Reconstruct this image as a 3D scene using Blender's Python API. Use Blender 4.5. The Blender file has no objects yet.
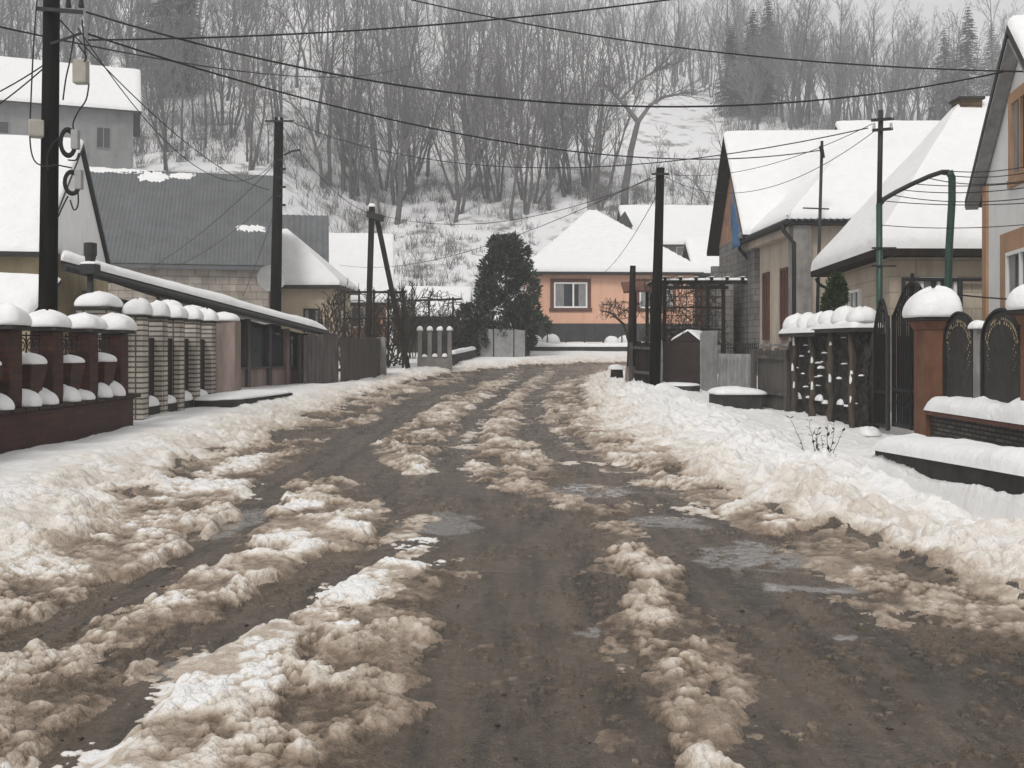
import bpy, math, random
import numpy as np
from mathutils import Vector, Matrix

random.seed(7)
RNG = np.random.default_rng(7)
SC = bpy.context.scene
COL = SC.collection

# ------------------------------------------------------------------ camera and view
F, CX, HZ, CH = 1000.0, 512.0, 348.0, 1.5


def P(px, py, Y):
    return Vector(((px - CX) / F * Y, Y, CH + (HZ - py) / F * Y))


def XY(px, Y):
    return (px - CX) / F * Y


cam_data = bpy.data.cameras.new('street_camera')
cam = bpy.data.objects.new('street_camera', cam_data)
COL.objects.link(cam)
cam.location = (0, 0, CH)
cam.rotation_euler = (math.radians(90), 0, 0)
cam_data.sensor_width = 36.0
cam_data.lens = 36.0 * F / 1024.0
cam_data.shift_y = (HZ - 384.0) / 1024.0
cam_data.clip_start = 0.1
cam_data.clip_end = 2000
SC.camera = cam

# ------------------------------------------------------------------ materials
MATS = {}


def mat(name, col, rough=0.8, var=0.25, scale=6.0, bump=0.0, bscale=30.0, col2=None, metal=0.0, spec=0.18, detail=5.0, stretch=None, space='Object'):
    if name in MATS:
        return MATS[name]
    m = bpy.data.materials.new(name)
    m.use_nodes = True
    nt = m.node_tree
    b = nt.nodes['Principled BSDF']
    b.inputs['Roughness'].default_value = rough
    b.inputs['Metallic'].default_value = metal
    b.inputs['Specular IOR Level'].default_value = spec
    tc = nt.nodes.new('ShaderNodeTexCoord')
    mp = nt.nodes.new('ShaderNodeMapping')
    nt.links.new(tc.outputs[space], mp.inputs[0])
    if stretch:
        mp.inputs['Scale'].default_value = stretch
    n = nt.nodes.new('ShaderNodeTexNoise')
    n.inputs['Scale'].default_value = scale
    n.inputs['Detail'].default_value = detail
    n.inputs['Roughness'].default_value = 0.65
    nt.links.new(mp.outputs[0], n.inputs['Vector'])
    r = nt.nodes.new('ShaderNodeValToRGB')
    r.color_ramp.elements[0].position = 0.3
    r.color_ramp.elements[1].position = 0.7
    c2 = col2 if col2 else tuple(min(1, c * (1 + var)) for c in col)
    c1 = tuple(c * (1 - var) for c in col)
    r.color_ramp.elements[0].color = (*c1, 1)
    r.color_ramp.elements[1].color = (*c2, 1)
    nt.links.new(n.outputs['Fac'], r.inputs[0])
    nt.links.new(r.outputs[0], b.inputs['Base Color'])
    if bump > 0:
        n2 = nt.nodes.new('ShaderNodeTexNoise')
        n2.inputs['Scale'].default_value = bscale
        n2.inputs['Detail'].default_value = 4
        nt.links.new(mp.outputs[0], n2.inputs['Vector'])
        bp = nt.nodes.new('ShaderNodeBump')
        bp.inputs['Strength'].default_value = bump
        bp.inputs['Distance'].default_value = 0.02
        nt.links.new(n2.outputs['Fac'], bp.inputs['Height'])
        nt.links.new(bp.outputs[0], b.inputs['Normal'])
    MATS[name] = m
    return m


def brick_mat(name, c1, c2, mortar, bw=0.25, rh=0.075, ms=0.01, rough=0.85, bump=0.5, offset=0.5, dirt=0.35):
    m = bpy.data.materials.new(name)
    m.use_nodes = True
    nt = m.node_tree
    b = nt.nodes['Principled BSDF']
    b.inputs['Roughness'].default_value = rough
    b.inputs['Specular IOR Level'].default_value = 0.25
    tc = nt.nodes.new('ShaderNodeTexCoord')
    sp = nt.nodes.new('ShaderNodeSeparateXYZ')
    nt.links.new(tc.outputs['Object'], sp.inputs[0])
    ad = nt.nodes.new('ShaderNodeMath')
    nt.links.new(sp.outputs[0], ad.inputs[0])
    nt.links.new(sp.outputs[1], ad.inputs[1])
    cb = nt.nodes.new('ShaderNodeCombineXYZ')
    nt.links.new(ad.outputs[0], cb.inputs[0])
    nt.links.new(sp.outputs[2], cb.inputs[1])
    t = nt.nodes.new('ShaderNodeTexBrick')
    t.offset = offset
    t.inputs['Scale'].default_value = 1.0
    t.inputs['Color1'].default_value = (*c1, 1)
    t.inputs['Color2'].default_value = (*c2, 1)
    t.inputs['Mortar'].default_value = (*mortar, 1)
    t.inputs['Brick Width'].default_value = bw
    t.inputs['Row Height'].default_value = rh
    t.inputs['Mortar Size'].default_value = ms
    t.inputs['Mortar Smooth'].default_value = 0.1
    nt.links.new(cb.outputs[0], t.inputs['Vector'])
    n = nt.nodes.new('ShaderNodeTexNoise')
    n.inputs['Scale'].default_value = 2.2
    n.inputs['Detail'].default_value = 8
    nt.links.new(tc.outputs['Object'], n.inputs['Vector'])
    mr = nt.nodes.new('ShaderNodeMapRange')
    mr.inputs['From Min'].default_value = 0.3
    mr.inputs['From Max'].default_value = 0.7
    mr.inputs['To Min'].default_value = 1 - dirt
    mr.inputs['To Max'].default_value = 1.1
    nt.links.new(n.outputs['Fac'], mr.inputs[0])
    mx = nt.nodes.new('ShaderNodeMix')
    mx.data_type = 'RGBA'
    mx.blend_type = 'MULTIPLY'
    mx.inputs['Factor'].default_value = 1
    nt.links.new(t.outputs['Color'], mx.inputs['A'])
    nt.links.new(mr.outputs[0], mx.inputs['B'])
    nt.links.new(mx.outputs['Result'], b.inputs['Base Color'])
    bp = nt.nodes.new('ShaderNodeBump')
    bp.invert = True
    bp.inputs['Strength'].default_value = bump
    bp.inputs['Distance'].default_value = 0.02
    nt.links.new(t.outputs['Fac'], bp.inputs['Height'])
    nt.links.new(bp.outputs[0], b.inputs['Normal'])
    return m


SNOW = mat('snow', (0.80, 0.80, 0.80), 0.7, 0.03, 3.0, 0.35, 14.0, spec=0.2)
SNOWF = mat('snow_far', (0.80, 0.80, 0.805), 0.8, 0.04, 0.3, 0, spec=0.1)
VINEM = mat('vine_bark', (0.055, 0.046, 0.038), 0.95, 0.3, 3)
DWOOD = mat('dark_wood', (0.024, 0.019, 0.015), 0.9, 0.5, 8, 0.4, 40, stretch=(1, 1, 0.15), spec=0.08)
GWOOD = mat('grey_wood', (0.085, 0.078, 0.072), 0.85, 0.45, 9, 0.4, 40, stretch=(1, 1, 0.12))
TAR = mat('creosote_pole', (0.010, 0.0095, 0.0085), 0.9, 0.6, 9, 0.5, 30, stretch=(1, 1, 0.1), spec=0.06)
WCONC = mat('weathered_concrete', (0.19, 0.18, 0.17), 0.9, 0.3, 3, 0.4, 30)
CONC = mat('concrete', (0.26, 0.25, 0.24), 0.9, 0.25, 3, 0.4, 30)
DCONC = mat('damp_concrete', (0.045, 0.042, 0.038), 0.8, 0.4, 3, 0.5, 25)
CABLE = mat('black_rubber', (0.02, 0.02, 0.02), 0.6, 0.2, 5)
IRON = mat('black_iron', (0.009, 0.009, 0.009), 0.55, 0.4, 20, 0.2, 60, spec=0.25)
GREEN = mat('green_paint', (0.012, 0.05, 0.035), 0.45, 0.35, 12, 0.2, 40, spec=0.5)
STEEL = mat('dark_steel', (0.035, 0.035, 0.035), 0.5, 0.3, 12, 0.2, 40)
GALV = mat('galvanised_sheet', (0.30, 0.30, 0.30), 0.5, 0.2, 4, 0.2, 14, metal=0.3)
GLASS = mat('dark_glass', (0.035, 0.04, 0.045), 0.08, 0.2, 2, spec=0.7)
CURTAIN = mat('net_curtain', (0.25, 0.25, 0.25), 0.5, 0.35, 8, stretch=(4, 4, 0.3))
WHITEP = mat('white_paint', (0.82, 0.82, 0.81), 0.7, 0.05, 2, 0.15, 20)
PEACH = mat('peach_plaster', (0.73, 0.435, 0.31), 0.85, 0.06, 1.2, 0.2, 20)
ORANGE = mat('orange_brick_plaster', (0.36, 0.19, 0.12), 0.85, 0.25, 2, 0.3, 20)
OTRIM = mat('tan_trim', (0.42, 0.26, 0.16), 0.8, 0.15, 3, 0.2, 30)
BEIGE = mat('beige_plaster', (0.52, 0.45, 0.375), 0.9, 0.12, 1.3, 0.25, 25)
CREAM = mat('cream_plaster', (0.55, 0.46, 0.34), 0.9, 0.1, 1.2, 0.2, 25)
YELLOW = mat('yellowed_plaster', (0.46, 0.38, 0.25), 0.9, 0.15, 1.2, 0.2, 25)
GREYW = mat('grey_render', (0.22, 0.22, 0.22), 0.9, 0.15, 1.0, 0.2, 20)
DARKW = mat('dark_grey_plinth', (0.055, 0.055, 0.058), 0.85, 0.2, 3, 0.3, 20)
RTRIM = mat('red_brown_paint', (0.125, 0.058, 0.042), 0.7, 0.25, 6, 0.2, 30)
PILLAR = mat('brown_render', (0.145, 0.070, 0.043), 0.8, 0.2, 4, 0.4, 40)
MROOF = mat('grey_metal_roof', (0.115, 0.12, 0.125), 0.5, 0.18, 1.0, metal=0.2, spec=0.4)
BROWNSHEET = mat('brown_sheet', (0.035, 0.026, 0.023), 0.55, 0.25, 4)
PINKISH = mat('pinkish_boards', (0.25, 0.195, 0.175), 0.85, 0.3, 5, 0.3, 30, stretch=(1, 1, 0.2))
BARK = mat('bark', (0.105, 0.100, 0.098), 0.95, 0.4, 4, 0.3, 20)  # paler bark makes up for thin haze over the far trees
TWIG = mat('twig_bark', (0.165, 0.160, 0.158), 0.95, 0.3, 3)  # frosted twigs, lightened further so the colour carries some of the haze
THUJA = mat('thuja_green', (0.026, 0.038, 0.028), 0.9, 0.6, 3.5, col2=(0.085, 0.105, 0.078), spec=0.08)
THUJA2 = mat('young_thuja_green', (0.03, 0.05, 0.02), 0.8, 0.6, 8, col2=(0.07, 0.10, 0.04))
SPRUCE = mat('spruce_green', (0.028, 0.038, 0.036), 0.9, 0.4, 1.0)
BLUE = mat('blue_tarp', (0.07, 0.16, 0.30), 0.6, 0.25, 5, 0.3, 12)
BOXG = mat('meter_box_grey', (0.34, 0.32, 0.28), 0.6, 0.12, 8)
PLASTIC = mat('grey_plastic', (0.3, 0.3, 0.3), 0.5, 0.1, 8)
PORC = mat('porcelain', (0.5, 0.5, 0.48), 0.3, 0.1, 8)
BRICKR = brick_mat('dark_red_brick', (0.040, 0.013, 0.010), (0.070, 0.024, 0.016), (0.025, 0.018, 0.016), 0.25, 0.085, 0.008, 0.6)
BRICKW = brick_mat('pale_stacked_brick', (0.54, 0.50, 0.44), (0.43, 0.39, 0.34), (0.12, 0.105, 0.09), 0.36, 0.085, 0.015, offset=0.0)
BLOCK = brick_mat('grey_block', (0.42, 0.38, 0.33), (0.34, 0.30, 0.26), (0.22, 0.20, 0.18), 0.6, 0.28, 0.02)
BLOCKG = brick_mat('raw_grey_block', (0.24, 0.23, 0.22), (0.19, 0.18, 0.17), (0.12, 0.115, 0.11), 0.4, 0.2, 0.015)
STONE = brick_mat('stacked_stone', (0.11, 0.095, 0.08), (0.05, 0.045, 0.042), (0.02, 0.018, 0.016), 0.22, 0.06, 0.012, bump=1.0)
BRICKO = brick_mat('orange_brick', (0.44, 0.23, 0.145), (0.34, 0.175, 0.11), (0.30, 0.25, 0.21), 0.25, 0.075, 0.01)
CHIMB = brick_mat('chimney_brick', (0.20, 0.13, 0.07), (0.10, 0.065, 0.04), (0.06, 0.05, 0.04), 0.25, 0.09, 0.012)
PANELM = brick_mat('siding_panels', (0.50, 0.43, 0.34), (0.47, 0.40, 0.32), (0.34, 0.29, 0.23), 2.4, 0.33, 0.012, bump=0.3, dirt=0.15)

# ------------------------------------------------------------------ mesh helper


class MB:
    def __init__(s):
        s.v = []
        s.f = []

    def add(s, vs, fs):
        k = len(s.v)
        s.v += [tuple(p) for p in vs]
        s.f += [tuple(i + k for i in f) for f in fs]
        return s

    def box(s, c, size, rz=0.0, top=(1, 1)):
        # c = centre of the base
        hx, hy, h = size[0] / 2, size[1] / 2, size[2]
        ca, sa = math.cos(rz), math.sin(rz)
        vs = []
        for z, kx, ky in ((0, 1, 1), (h, top[0], top[1])):
            for x, y in ((-hx, -hy), (hx, -hy), (hx, hy), (-hx, hy)):
                x2, y2 = x * kx, y * ky
                vs.append((c[0] + x2 * ca - y2 * sa, c[1] + x2 * sa + y2 * ca, c[2] + z))
        return s.add(vs, [(3, 2, 1, 0), (4, 5, 6, 7), (0, 1, 5, 4), (1, 2, 6, 5), (2, 3, 7, 6), (3, 0, 4, 7)])

    def beam(s, a, b, w, h, up=(0, 0, 1)):
        a, b = Vector(a), Vector(b)
        d = (b - a).normalized()
        u = Vector(up)
        r = d.cross(u)
        if r.length < 1e-4:
            r = d.cross(Vector((1, 0, 0)))
        r.normalize()
        u = r.cross(d)
        vs = []
        for q in (a, b):
            for i, j in ((-1, -1), (1, -1), (1, 1), (-1, 1)):
                vs.append(q + r * (i * w / 2) + u * (j * h / 2))
        return s.add(vs, [(0, 1, 2, 3), (7, 6, 5, 4), (4, 5, 1, 0), (5, 6, 2, 1), (6, 7, 3, 2), (7, 4, 0, 3)])

    def tube(s, pts, r, n=6, caps=True):
        pts = [Vector(p) for p in pts]
        rs = r if isinstance(r, (list, tuple)) else [r] * len(pts)
        k = len(s.v)
        ref = Vector((0.13, 0.31, 0.94))
        for i, p in enumerate(pts):
            d = (pts[min(i + 1, len(pts) - 1)] - pts[max(i - 1, 0)])
            if d.length < 1e-9:
                d = Vector((0, 0, 1))
            d.normalize()
            a = d.cross(ref)
            if a.length < 0.05:
                a = d.cross(Vector((1, 0, 0)))
            a.normalize()
            b = d.cross(a)
            for j in range(n):
                t = 2 * math.pi * j / n
                s.v.append(tuple(p + (a * math.cos(t) + b * math.sin(t)) * rs[i]))
        for i in range(len(pts) - 1):
            for j in range(n):
                j2 = (j + 1) % n
                s.f.append((k + i * n + j, k + (i + 1) * n + j, k + (i + 1) * n + j2, k + i * n + j2))
        if caps:
            s.f.append(tuple(k + j for j in range(n)))
            e = k + (len(pts) - 1) * n
            s.f.append(tuple(e + n - 1 - j for j in range(n)))
        return s

    def prism(s, pts, d):
        # polygon (3D points) extruded along vector d
        n = len(pts)
        d = Vector(d)
        vs = [Vector(p) for p in pts] + [Vector(p) + d for p in pts]
        fs = [tuple(range(n - 1, -1, -1)), tuple(range(n, 2 * n))]
        for i in range(n):
            j = (i + 1) % n
            fs.append((i, j, n + j, n + i))
        return s.add(vs, fs)

    def grid(s, P_, closed_bottom=None):
        # P_ = 2D list of points
        n, m = len(P_), len(P_[0])
        vs = [p for row in P_ for p in row]
        fs = [(i * m + j, i * m + j + 1, (i + 1) * m + j + 1, (i + 1) * m + j) for i in range(n - 1) for j in range(m - 1)]
        return s.add(vs, fs)

    def build(s, name, m, parent=None, smooth=False, bevel=0.0):
        me = bpy.data.meshes.new(name)
        me.from_pydata(s.v, [], s.f)
        me.materials.append(m)
        if smooth:
            me.polygons.foreach_set('use_smooth', [True] * len(me.polygons))
        me.update()
        o = bpy.data.objects.new(name, me)
        COL.objects.link(o)
        if parent is not None:
            o.parent = parent
            o.location = -parent.location if parent.parent is None and parent.type == 'EMPTY' else (0, 0, 0)
        if bevel > 0:
            bv = o.modifiers.new('edge', 'BEVEL')
            bv.width = bevel
            bv.segments = 2
            bv.limit_method = 'ANGLE'
        return o


def tag(o, label, cat, group=None, kind=None):
    if label:
        o['label'] = label
    if cat:
        o['category'] = cat
    if group:
        o['group'] = group
    if cat and not kind:
        kind = 'thing'
    if kind:
        o['kind'] = kind
    return o


def thing(name, label, cat, loc, group=None):
    o = bpy.data.objects.new(name, None)
    o.empty_display_size = 0.2
    COL.objects.link(o)
    o.location = loc
    return tag(o, label, cat, group)


def copy_tree(o, parent=None):
    c = o.copy()
    COL.objects.link(c)
    if parent is not None:
        c.parent = parent
    for ch in list(o.children):
        copy_tree(ch, c)
    return c


# ------------------------------------------------------------------ numpy noise
def _h(ix, iy, seed):
    a = (ix.astype(np.int64) * 374761393 + iy.astype(np.int64) * 668265263 + seed * 1274126177) & 0xffffffff
    a = ((a ^ (a >> 13)) * 1274126177) & 0xffffffff
    a = ((a ^ (a >> 15)) * 2246822519) & 0xffffffff
    return ((a ^ (a >> 16)) & 0xffffff) / float(0x1000000)


def vnoise(x, y, s, seed=0):
    x = x / s
    y = y / s
    ix = np.floor(x)
    iy = np.floor(y)
    fx = x - ix
    fy = y - iy
    fx = fx * fx * fx * (fx * (fx * 6 - 15) + 10)
    fy = fy * fy * fy * (fy * (fy * 6 - 15) + 10)
    a = _h(ix, iy, seed)
    b = _h(ix + 1, iy, seed)
    c = _h(ix, iy + 1, seed)
    d = _h(ix + 1, iy + 1, seed)
    return (a + (b - a) * fx) * (1 - fy) + (c + (d - c) * fx) * fy


def fbm(x, y, s, octv=4, seed=0, gain=0.5):
    t = 0
    a = 1
    n = 0
    for k in range(octv):
        # turned a little each octave so the lattice never shows
        ca, sa = math.cos(0.7 * k + 0.3), math.sin(0.7 * k + 0.3)
        t = t + a * vnoise(x * ca - y * sa, x * sa + y * ca, s, seed + 17 * k)
        n += a
        a *= gain
        s *= 0.5
    return t / n


def clods(x, y, s, seed=0, fill=0.75):
    # rounded lumps: a dome in every cell, of a random size
    wx = x + (vnoise(x, y, s * 0.8, seed + 91) - 0.5) * s * 0.7
    wy = y + (vnoise(x, y, s * 0.8, seed + 92) - 0.5) * s * 0.7
    gx = wx / s
    gy = wy / s
    ix = np.floor(gx)
    iy = np.floor(gy)
    out = np.zeros_like(gx)
    for dx in (-1, 0, 1):
        for dy in (-1, 0, 1):
            cx = ix + dx
            cy = iy + dy
            px = cx + 0.15 + 0.7 * _h(cx, cy, seed)
            py = cy + 0.15 + 0.7 * _h(cx, cy, seed + 1)
            rr = 0.32 + 0.48 * _h(cx, cy, seed + 2)
            on = _h(cx, cy, seed + 3) < fill
            d2 = ((gx - px) ** 2 + (gy - py) ** 2) / (rr * rr)
            hgt = np.sqrt(np.clip(1 - d2, 0, 1)) * rr * on
            out = np.maximum(out, hgt)
    return out


def sstep(a, b, x):
    t = np.clip((x - a) / (b - a), 0, 1)
    return t * t * (3 - 2 * t)


def grime(m, k=0.45, sx=1.6, sz=0.25, dark=(0.5, 0.48, 0.45)):
    nt = m.node_tree
    b = nt.nodes['Principled BSDF']
    src = b.inputs['Base Color'].links[0].from_socket
    tc = nt.nodes.new('ShaderNodeTexCoord')
    mp = nt.nodes.new('ShaderNodeMapping')
    mp.inputs['Scale'].default_value = (sx, sx, sz)
    nt.links.new(tc.outputs['Object'], mp.inputs[0])
    n = nt.nodes.new('ShaderNodeTexNoise')
    n.inputs['Scale'].default_value = 1.7
    n.inputs['Detail'].default_value = 9
    n.inputs['Roughness'].default_value = 0.72
    nt.links.new(mp.outputs[0], n.inputs['Vector'])
    mr = nt.nodes.new('ShaderNodeMapRange')
    mr.inputs['From Min'].default_value = 0.50
    mr.inputs['From Max'].default_value = 0.72
    mr.inputs['To Min'].default_value = 0
    mr.inputs['To Max'].default_value = k
    nt.links.new(n.outputs['Fac'], mr.inputs[0])
    mx = nt.nodes.new('ShaderNodeMix')
    mx.data_type = 'RGBA'
    mx.blend_type = 'MULTIPLY'
    nt.links.new(mr.outputs[0], mx.inputs['Factor'])
    nt.links.new(src, mx.inputs['A'])
    mx.inputs['B'].default_value = (*dark, 1)
    nt.links.new(mx.outputs['Result'], b.inputs['Base Color'])


for m_, k_ in ((PEACH, 0.35), (ORANGE, 0.8), (BEIGE, 0.7), (CREAM, 0.6), (YELLOW, 0.7), (GREYW, 0.6), (WHITEP, 0.25), (PINKISH, 0.9), (PILLAR, 0.6), (MROOF, 0.5), (GALV, 0.7), (PANELM, 0.5), (DARKW, 0.6), (CONC, 0.8), (BRICKW, 0.6), (BLOCK, 0.7)):
    grime(m_, k_)


def drifted(m):
    # wind-worked, settled snow: broad soft undulation over the fine grain
    nt = m.node_tree
    b = nt.nodes['Principled BSDF']
    old = b.inputs['Normal'].links[0].from_node if b.inputs['Normal'].links else None
    tc = nt.nodes.new('ShaderNodeTexCoord')
    n = nt.nodes.new('ShaderNodeTexNoise')
    n.inputs['Scale'].default_value = 1.6
    n.inputs['Detail'].default_value = 7
    n.inputs['Roughness'].default_value = 0.55
    nt.links.new(tc.outputs['Object'], n.inputs['Vector'])
    bp = nt.nodes.new('ShaderNodeBump')
    bp.inputs['Strength'].default_value = 0.55
    bp.inputs['Distance'].default_value = 0.16
    nt.links.new(n.outputs['Fac'], bp.inputs['Height'])
    if old:
        nt.links.new(bp.outputs[0], old.inputs['Normal'])
    else:
        nt.links.new(bp.outputs[0], b.inputs['Normal'])


drifted(SNOW)
# ------------------------------------------------------------------ terrain
CL = [(0.1, -40), (0.1, -8), (0.05, 0), (-0.12, 6), (-0.62, 10), (-1.0, 16), (-0.95, 22), (-0.55, 29), (0.15, 35.5), (1.9, 41.2), (5.0, 44.9), (9.5, 47), (16, 48.2), (30, 49), (60, 49.5)]


def catmull(pts, n=5):
    out = []
    for i in range(len(pts) - 1):
        p0 = pts[max(i - 1, 0)]
        p1, p2 = pts[i], pts[i + 1]
        p3 = pts[min(i + 2, len(pts) - 1)]
        for k in range(n):
            t = k / n
            out.append(tuple(0.5 * (2 * p1[c] + (p2[c] - p0[c]) * t + (2 * p0[c] - 5 * p1[c] + 4 * p2[c] - p3[c]) * t * t + (3 * p1[c] - p0[c] - 3 * p2[c] + p3[c]) * t ** 3) for c in range(len(p1))))
    out.append(tuple(pts[-1]))
    return out


CLS = catmull(CL, 5)


def polydist(x, y, pts, vals=None):
    best = np.full(x.shape, 1e9)
    sgn = np.zeros(x.shape)
    par = np.zeros(x.shape)
    n = len(pts) - 1
    for i in range(n):
        ax, ay = pts[i][0], pts[i][1]
        bx, by = pts[i + 1][0], pts[i + 1][1]
        dx, dy = bx - ax, by - ay
        L2 = dx * dx + dy * dy + 1e-12
        u = np.clip(((x - ax) * dx + (y - ay) * dy) / L2, 0, 1)
        d2 = (x - ax - u * dx) ** 2 + (y - ay - u * dy) ** 2
        m = d2 < best
        best = np.where(m, d2, best)
        sgn = np.where(m, (x - ax) * dy - (y - ay) * dx, sgn)
        par = np.where(m, (i + u) / n, par)
    return np.sqrt(best), np.sign(sgn), par


def zr(Y):
    t = np.clip((np.asarray(Y, float) - 8) / 42, 0, 1.15)
    return 0.8 * t ** 1.5


def hill(x, y):
    foot = 66 - 15 * sstep(-11, -24, x) - 3 * sstep(20, 40, x)
    d = np.maximum(0, y - foot)
    rise = 0.47 * (np.sqrt(d * d + 9) - 3)
    a = x / np.maximum(y, 1)
    cap = 115 - 62 * sstep(0.02, 0.22, a) - 18 * sstep(0.22, 0.38, a)
    return cap * (1 - np.exp(-(rise / cap) ** 3)) ** (1 / 3.0)


def road_hw(y):
    return 2.72 + 0.3 * (1 - sstep(3.5, 9, y)) - 0.25 * sstep(36, 46, y)


def base_z(x, y, t):
    hw = road_hw(y)
    sl = -t - hw
    sr = t - hw + 0.38 * sstep(8, 13, y)
    z = zr(y)
    z = z + 0.55 * sstep(52.8, 54.3, y)
    z = z + (0.27 + 0.05 * sstep(36, 44, y)) * sstep(-0.25, 1.5, sl)
    z = z + (0.14 + 0.10 * sstep(15, 20, y)) * sstep(-0.3, 1.9, sr) - 0.24 * sstep(2.3, 3.6, sr) * (1 - sstep(24, 28, y))
    near = 1 - sstep(13.0, 15.5, y)
    z = z - 0.42 * near * sstep(3.7, 4.35, x) * (1 - sstep(4.8, 4.95, x))
    z = z + 0.16 * near * sstep(5.0, 5.3, x)
    z = z + hill(x, y)
    return z


def lateral(x, y):
    d, s, _ = polydist(x, y, CLS)
    return d * s


def gz(x, y):
    X = np.array([float(x)])
    Y = np.array([float(y)])
    return float(base_z(X, Y, lateral(X, Y))[0])


def pxg(px, py):
    Y = 1500.0 / (py - HZ)
    for _ in range(12):
        Y = (1500.0 - 1000.0 * float(zr(Y))) / (py - HZ)
    return ((px - CX) / F * Y, Y)


# slush ridges thrown up between the wheel tracks: pixels of the photo read back to the ground; half-width, height (m), whiteness
RIDGES = [
    ([(40, 815), (180, 715), (290, 640), (350, 605), (400, 575), (428, 545)], 0.33, 0.135, 1.0),
    ([(300, 800), (350, 705), (392, 640), (412, 580)], 0.36, 0.075, 0.34),
    ([(398, 548), (418, 520)], 0.18, 0.10, 0.40),
    ([(-90, 720), (60, 660), (130, 628), (200, 595), (260, 572), (320, 545), (362, 518)], 0.27, 0.10, 0.68),
    ([(-60, 760), (20, 725), (70, 700)], 0.34, 0.06, 0.22),
    ([(292, 545), (298, 500)], 0.26, 0.11, 1.0),
    ([(282, 488), (330, 480), (352, 508), (390, 520)], 0.30, 0.07, 0.45),
    ([(-90, 655), (60, 592), (120, 562), (190, 522), (238, 490)], 0.26, 0.09, 0.62),
    ([(-90, 610), (60, 560), (140, 528), (200, 490), (262, 455)], 0.50, 0.09, 0.75),
    ([(715, 830), (708, 740), (684, 690), (668, 640), (655, 590), (635, 555)], 0.20, 0.085, 0.55),
    ([(640, 560), (612, 518), (560, 500), (520, 485), (470, 468)], 0.30, 0.05, 0.45),
    ([(850, 800), (790, 740), (730, 680), (690, 620)], 0.24, 0.035, 0.30),
    ([(385, 445), (400, 455), (418, 472)], 0.34, 0.07, 0.55),
    ([(420, 440), (455, 410), (500, 387), (535, 375)], 0.42, 0.06, 0.52),
    ([(480, 452), (505, 420), (525, 395), (545, 380), (548, 371)], 0.60, 0.05, 0.42),
    ([(520, 455), (545, 466), (575, 463)], 0.30, 0.07, 0.6),
    ([(555, 395), (590, 430), (640, 470), (700, 503), (770, 528)], 0.42, 0.07, 0.55),
    ([(395, 470), (380, 450), (400, 430), (440, 408), (490, 385), (545, 369)], 0.16, 0.075, 0.46),
    ([(480, 480), (462, 455), (470, 435), (490, 410), (520, 390)], 0.15, 0.075, 0.5),
    ([(520, 475), (497, 440), (500, 415), (520, 395), (550, 378)], 0.16, 0.075, 0.46),
    ([(610, 472), (565, 442), (548, 420), (552, 400), (575, 382), (610, 374)], 0.18, 0.08, 0.5),
    ([(660, 520), (620, 500), (585, 478)], 0.16, 0.07, 0.5),
    ([(820, 555), (900, 585), (1000, 625), (1100, 660)], 0.42, 0.045, 0.4),
]
# the wheel tracks themselves: swept bare of slush; half-width
TRACKS = [
    ([(505, 830), (505, 700), (525, 600), (520, 545), (470, 515)], 0.42),
    ([(900, 830), (860, 700), (790, 600), (700, 525), (620, 485), (570, 457), (535, 428)], 0.46),
    ([(535, 428), (530, 402), (545, 387), (572, 374), (640, 370)], 0.30),
    ([(470, 560), (440, 520), (400, 485), (340, 462), (372, 430), (425, 400), (482, 378), (545, 366), (640, 363.5)], 0.5),
    ([(455, 525), (450, 470), (470, 430), (485, 407), (512, 387), (550, 371.5), (640, 366.5)], 0.34),
    ([(30, 800), (170, 672), (230, 633), (300, 602), (350, 574), (400, 548), (445, 530)], 0.16),
    ([(-60, 672), (130, 594), (200, 557), (250, 520), (268, 486), (310, 462)], 0.2),
]
PUDDLES = [(445, 527, 36, 13), (602, 632, 28, 5), (768, 556, 75, 14), (822, 591, 70, 6), (848, 638, 18, 4), (595, 491, 75, 7), (672, 522, 34, 7), (250, 520, 22, 16), (180, 670, 36, 12)]


def wob(x, y, seed, amp, s):
    return (fbm(x, y, s, 3, seed) - 0.5) * 2 * amp


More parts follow.
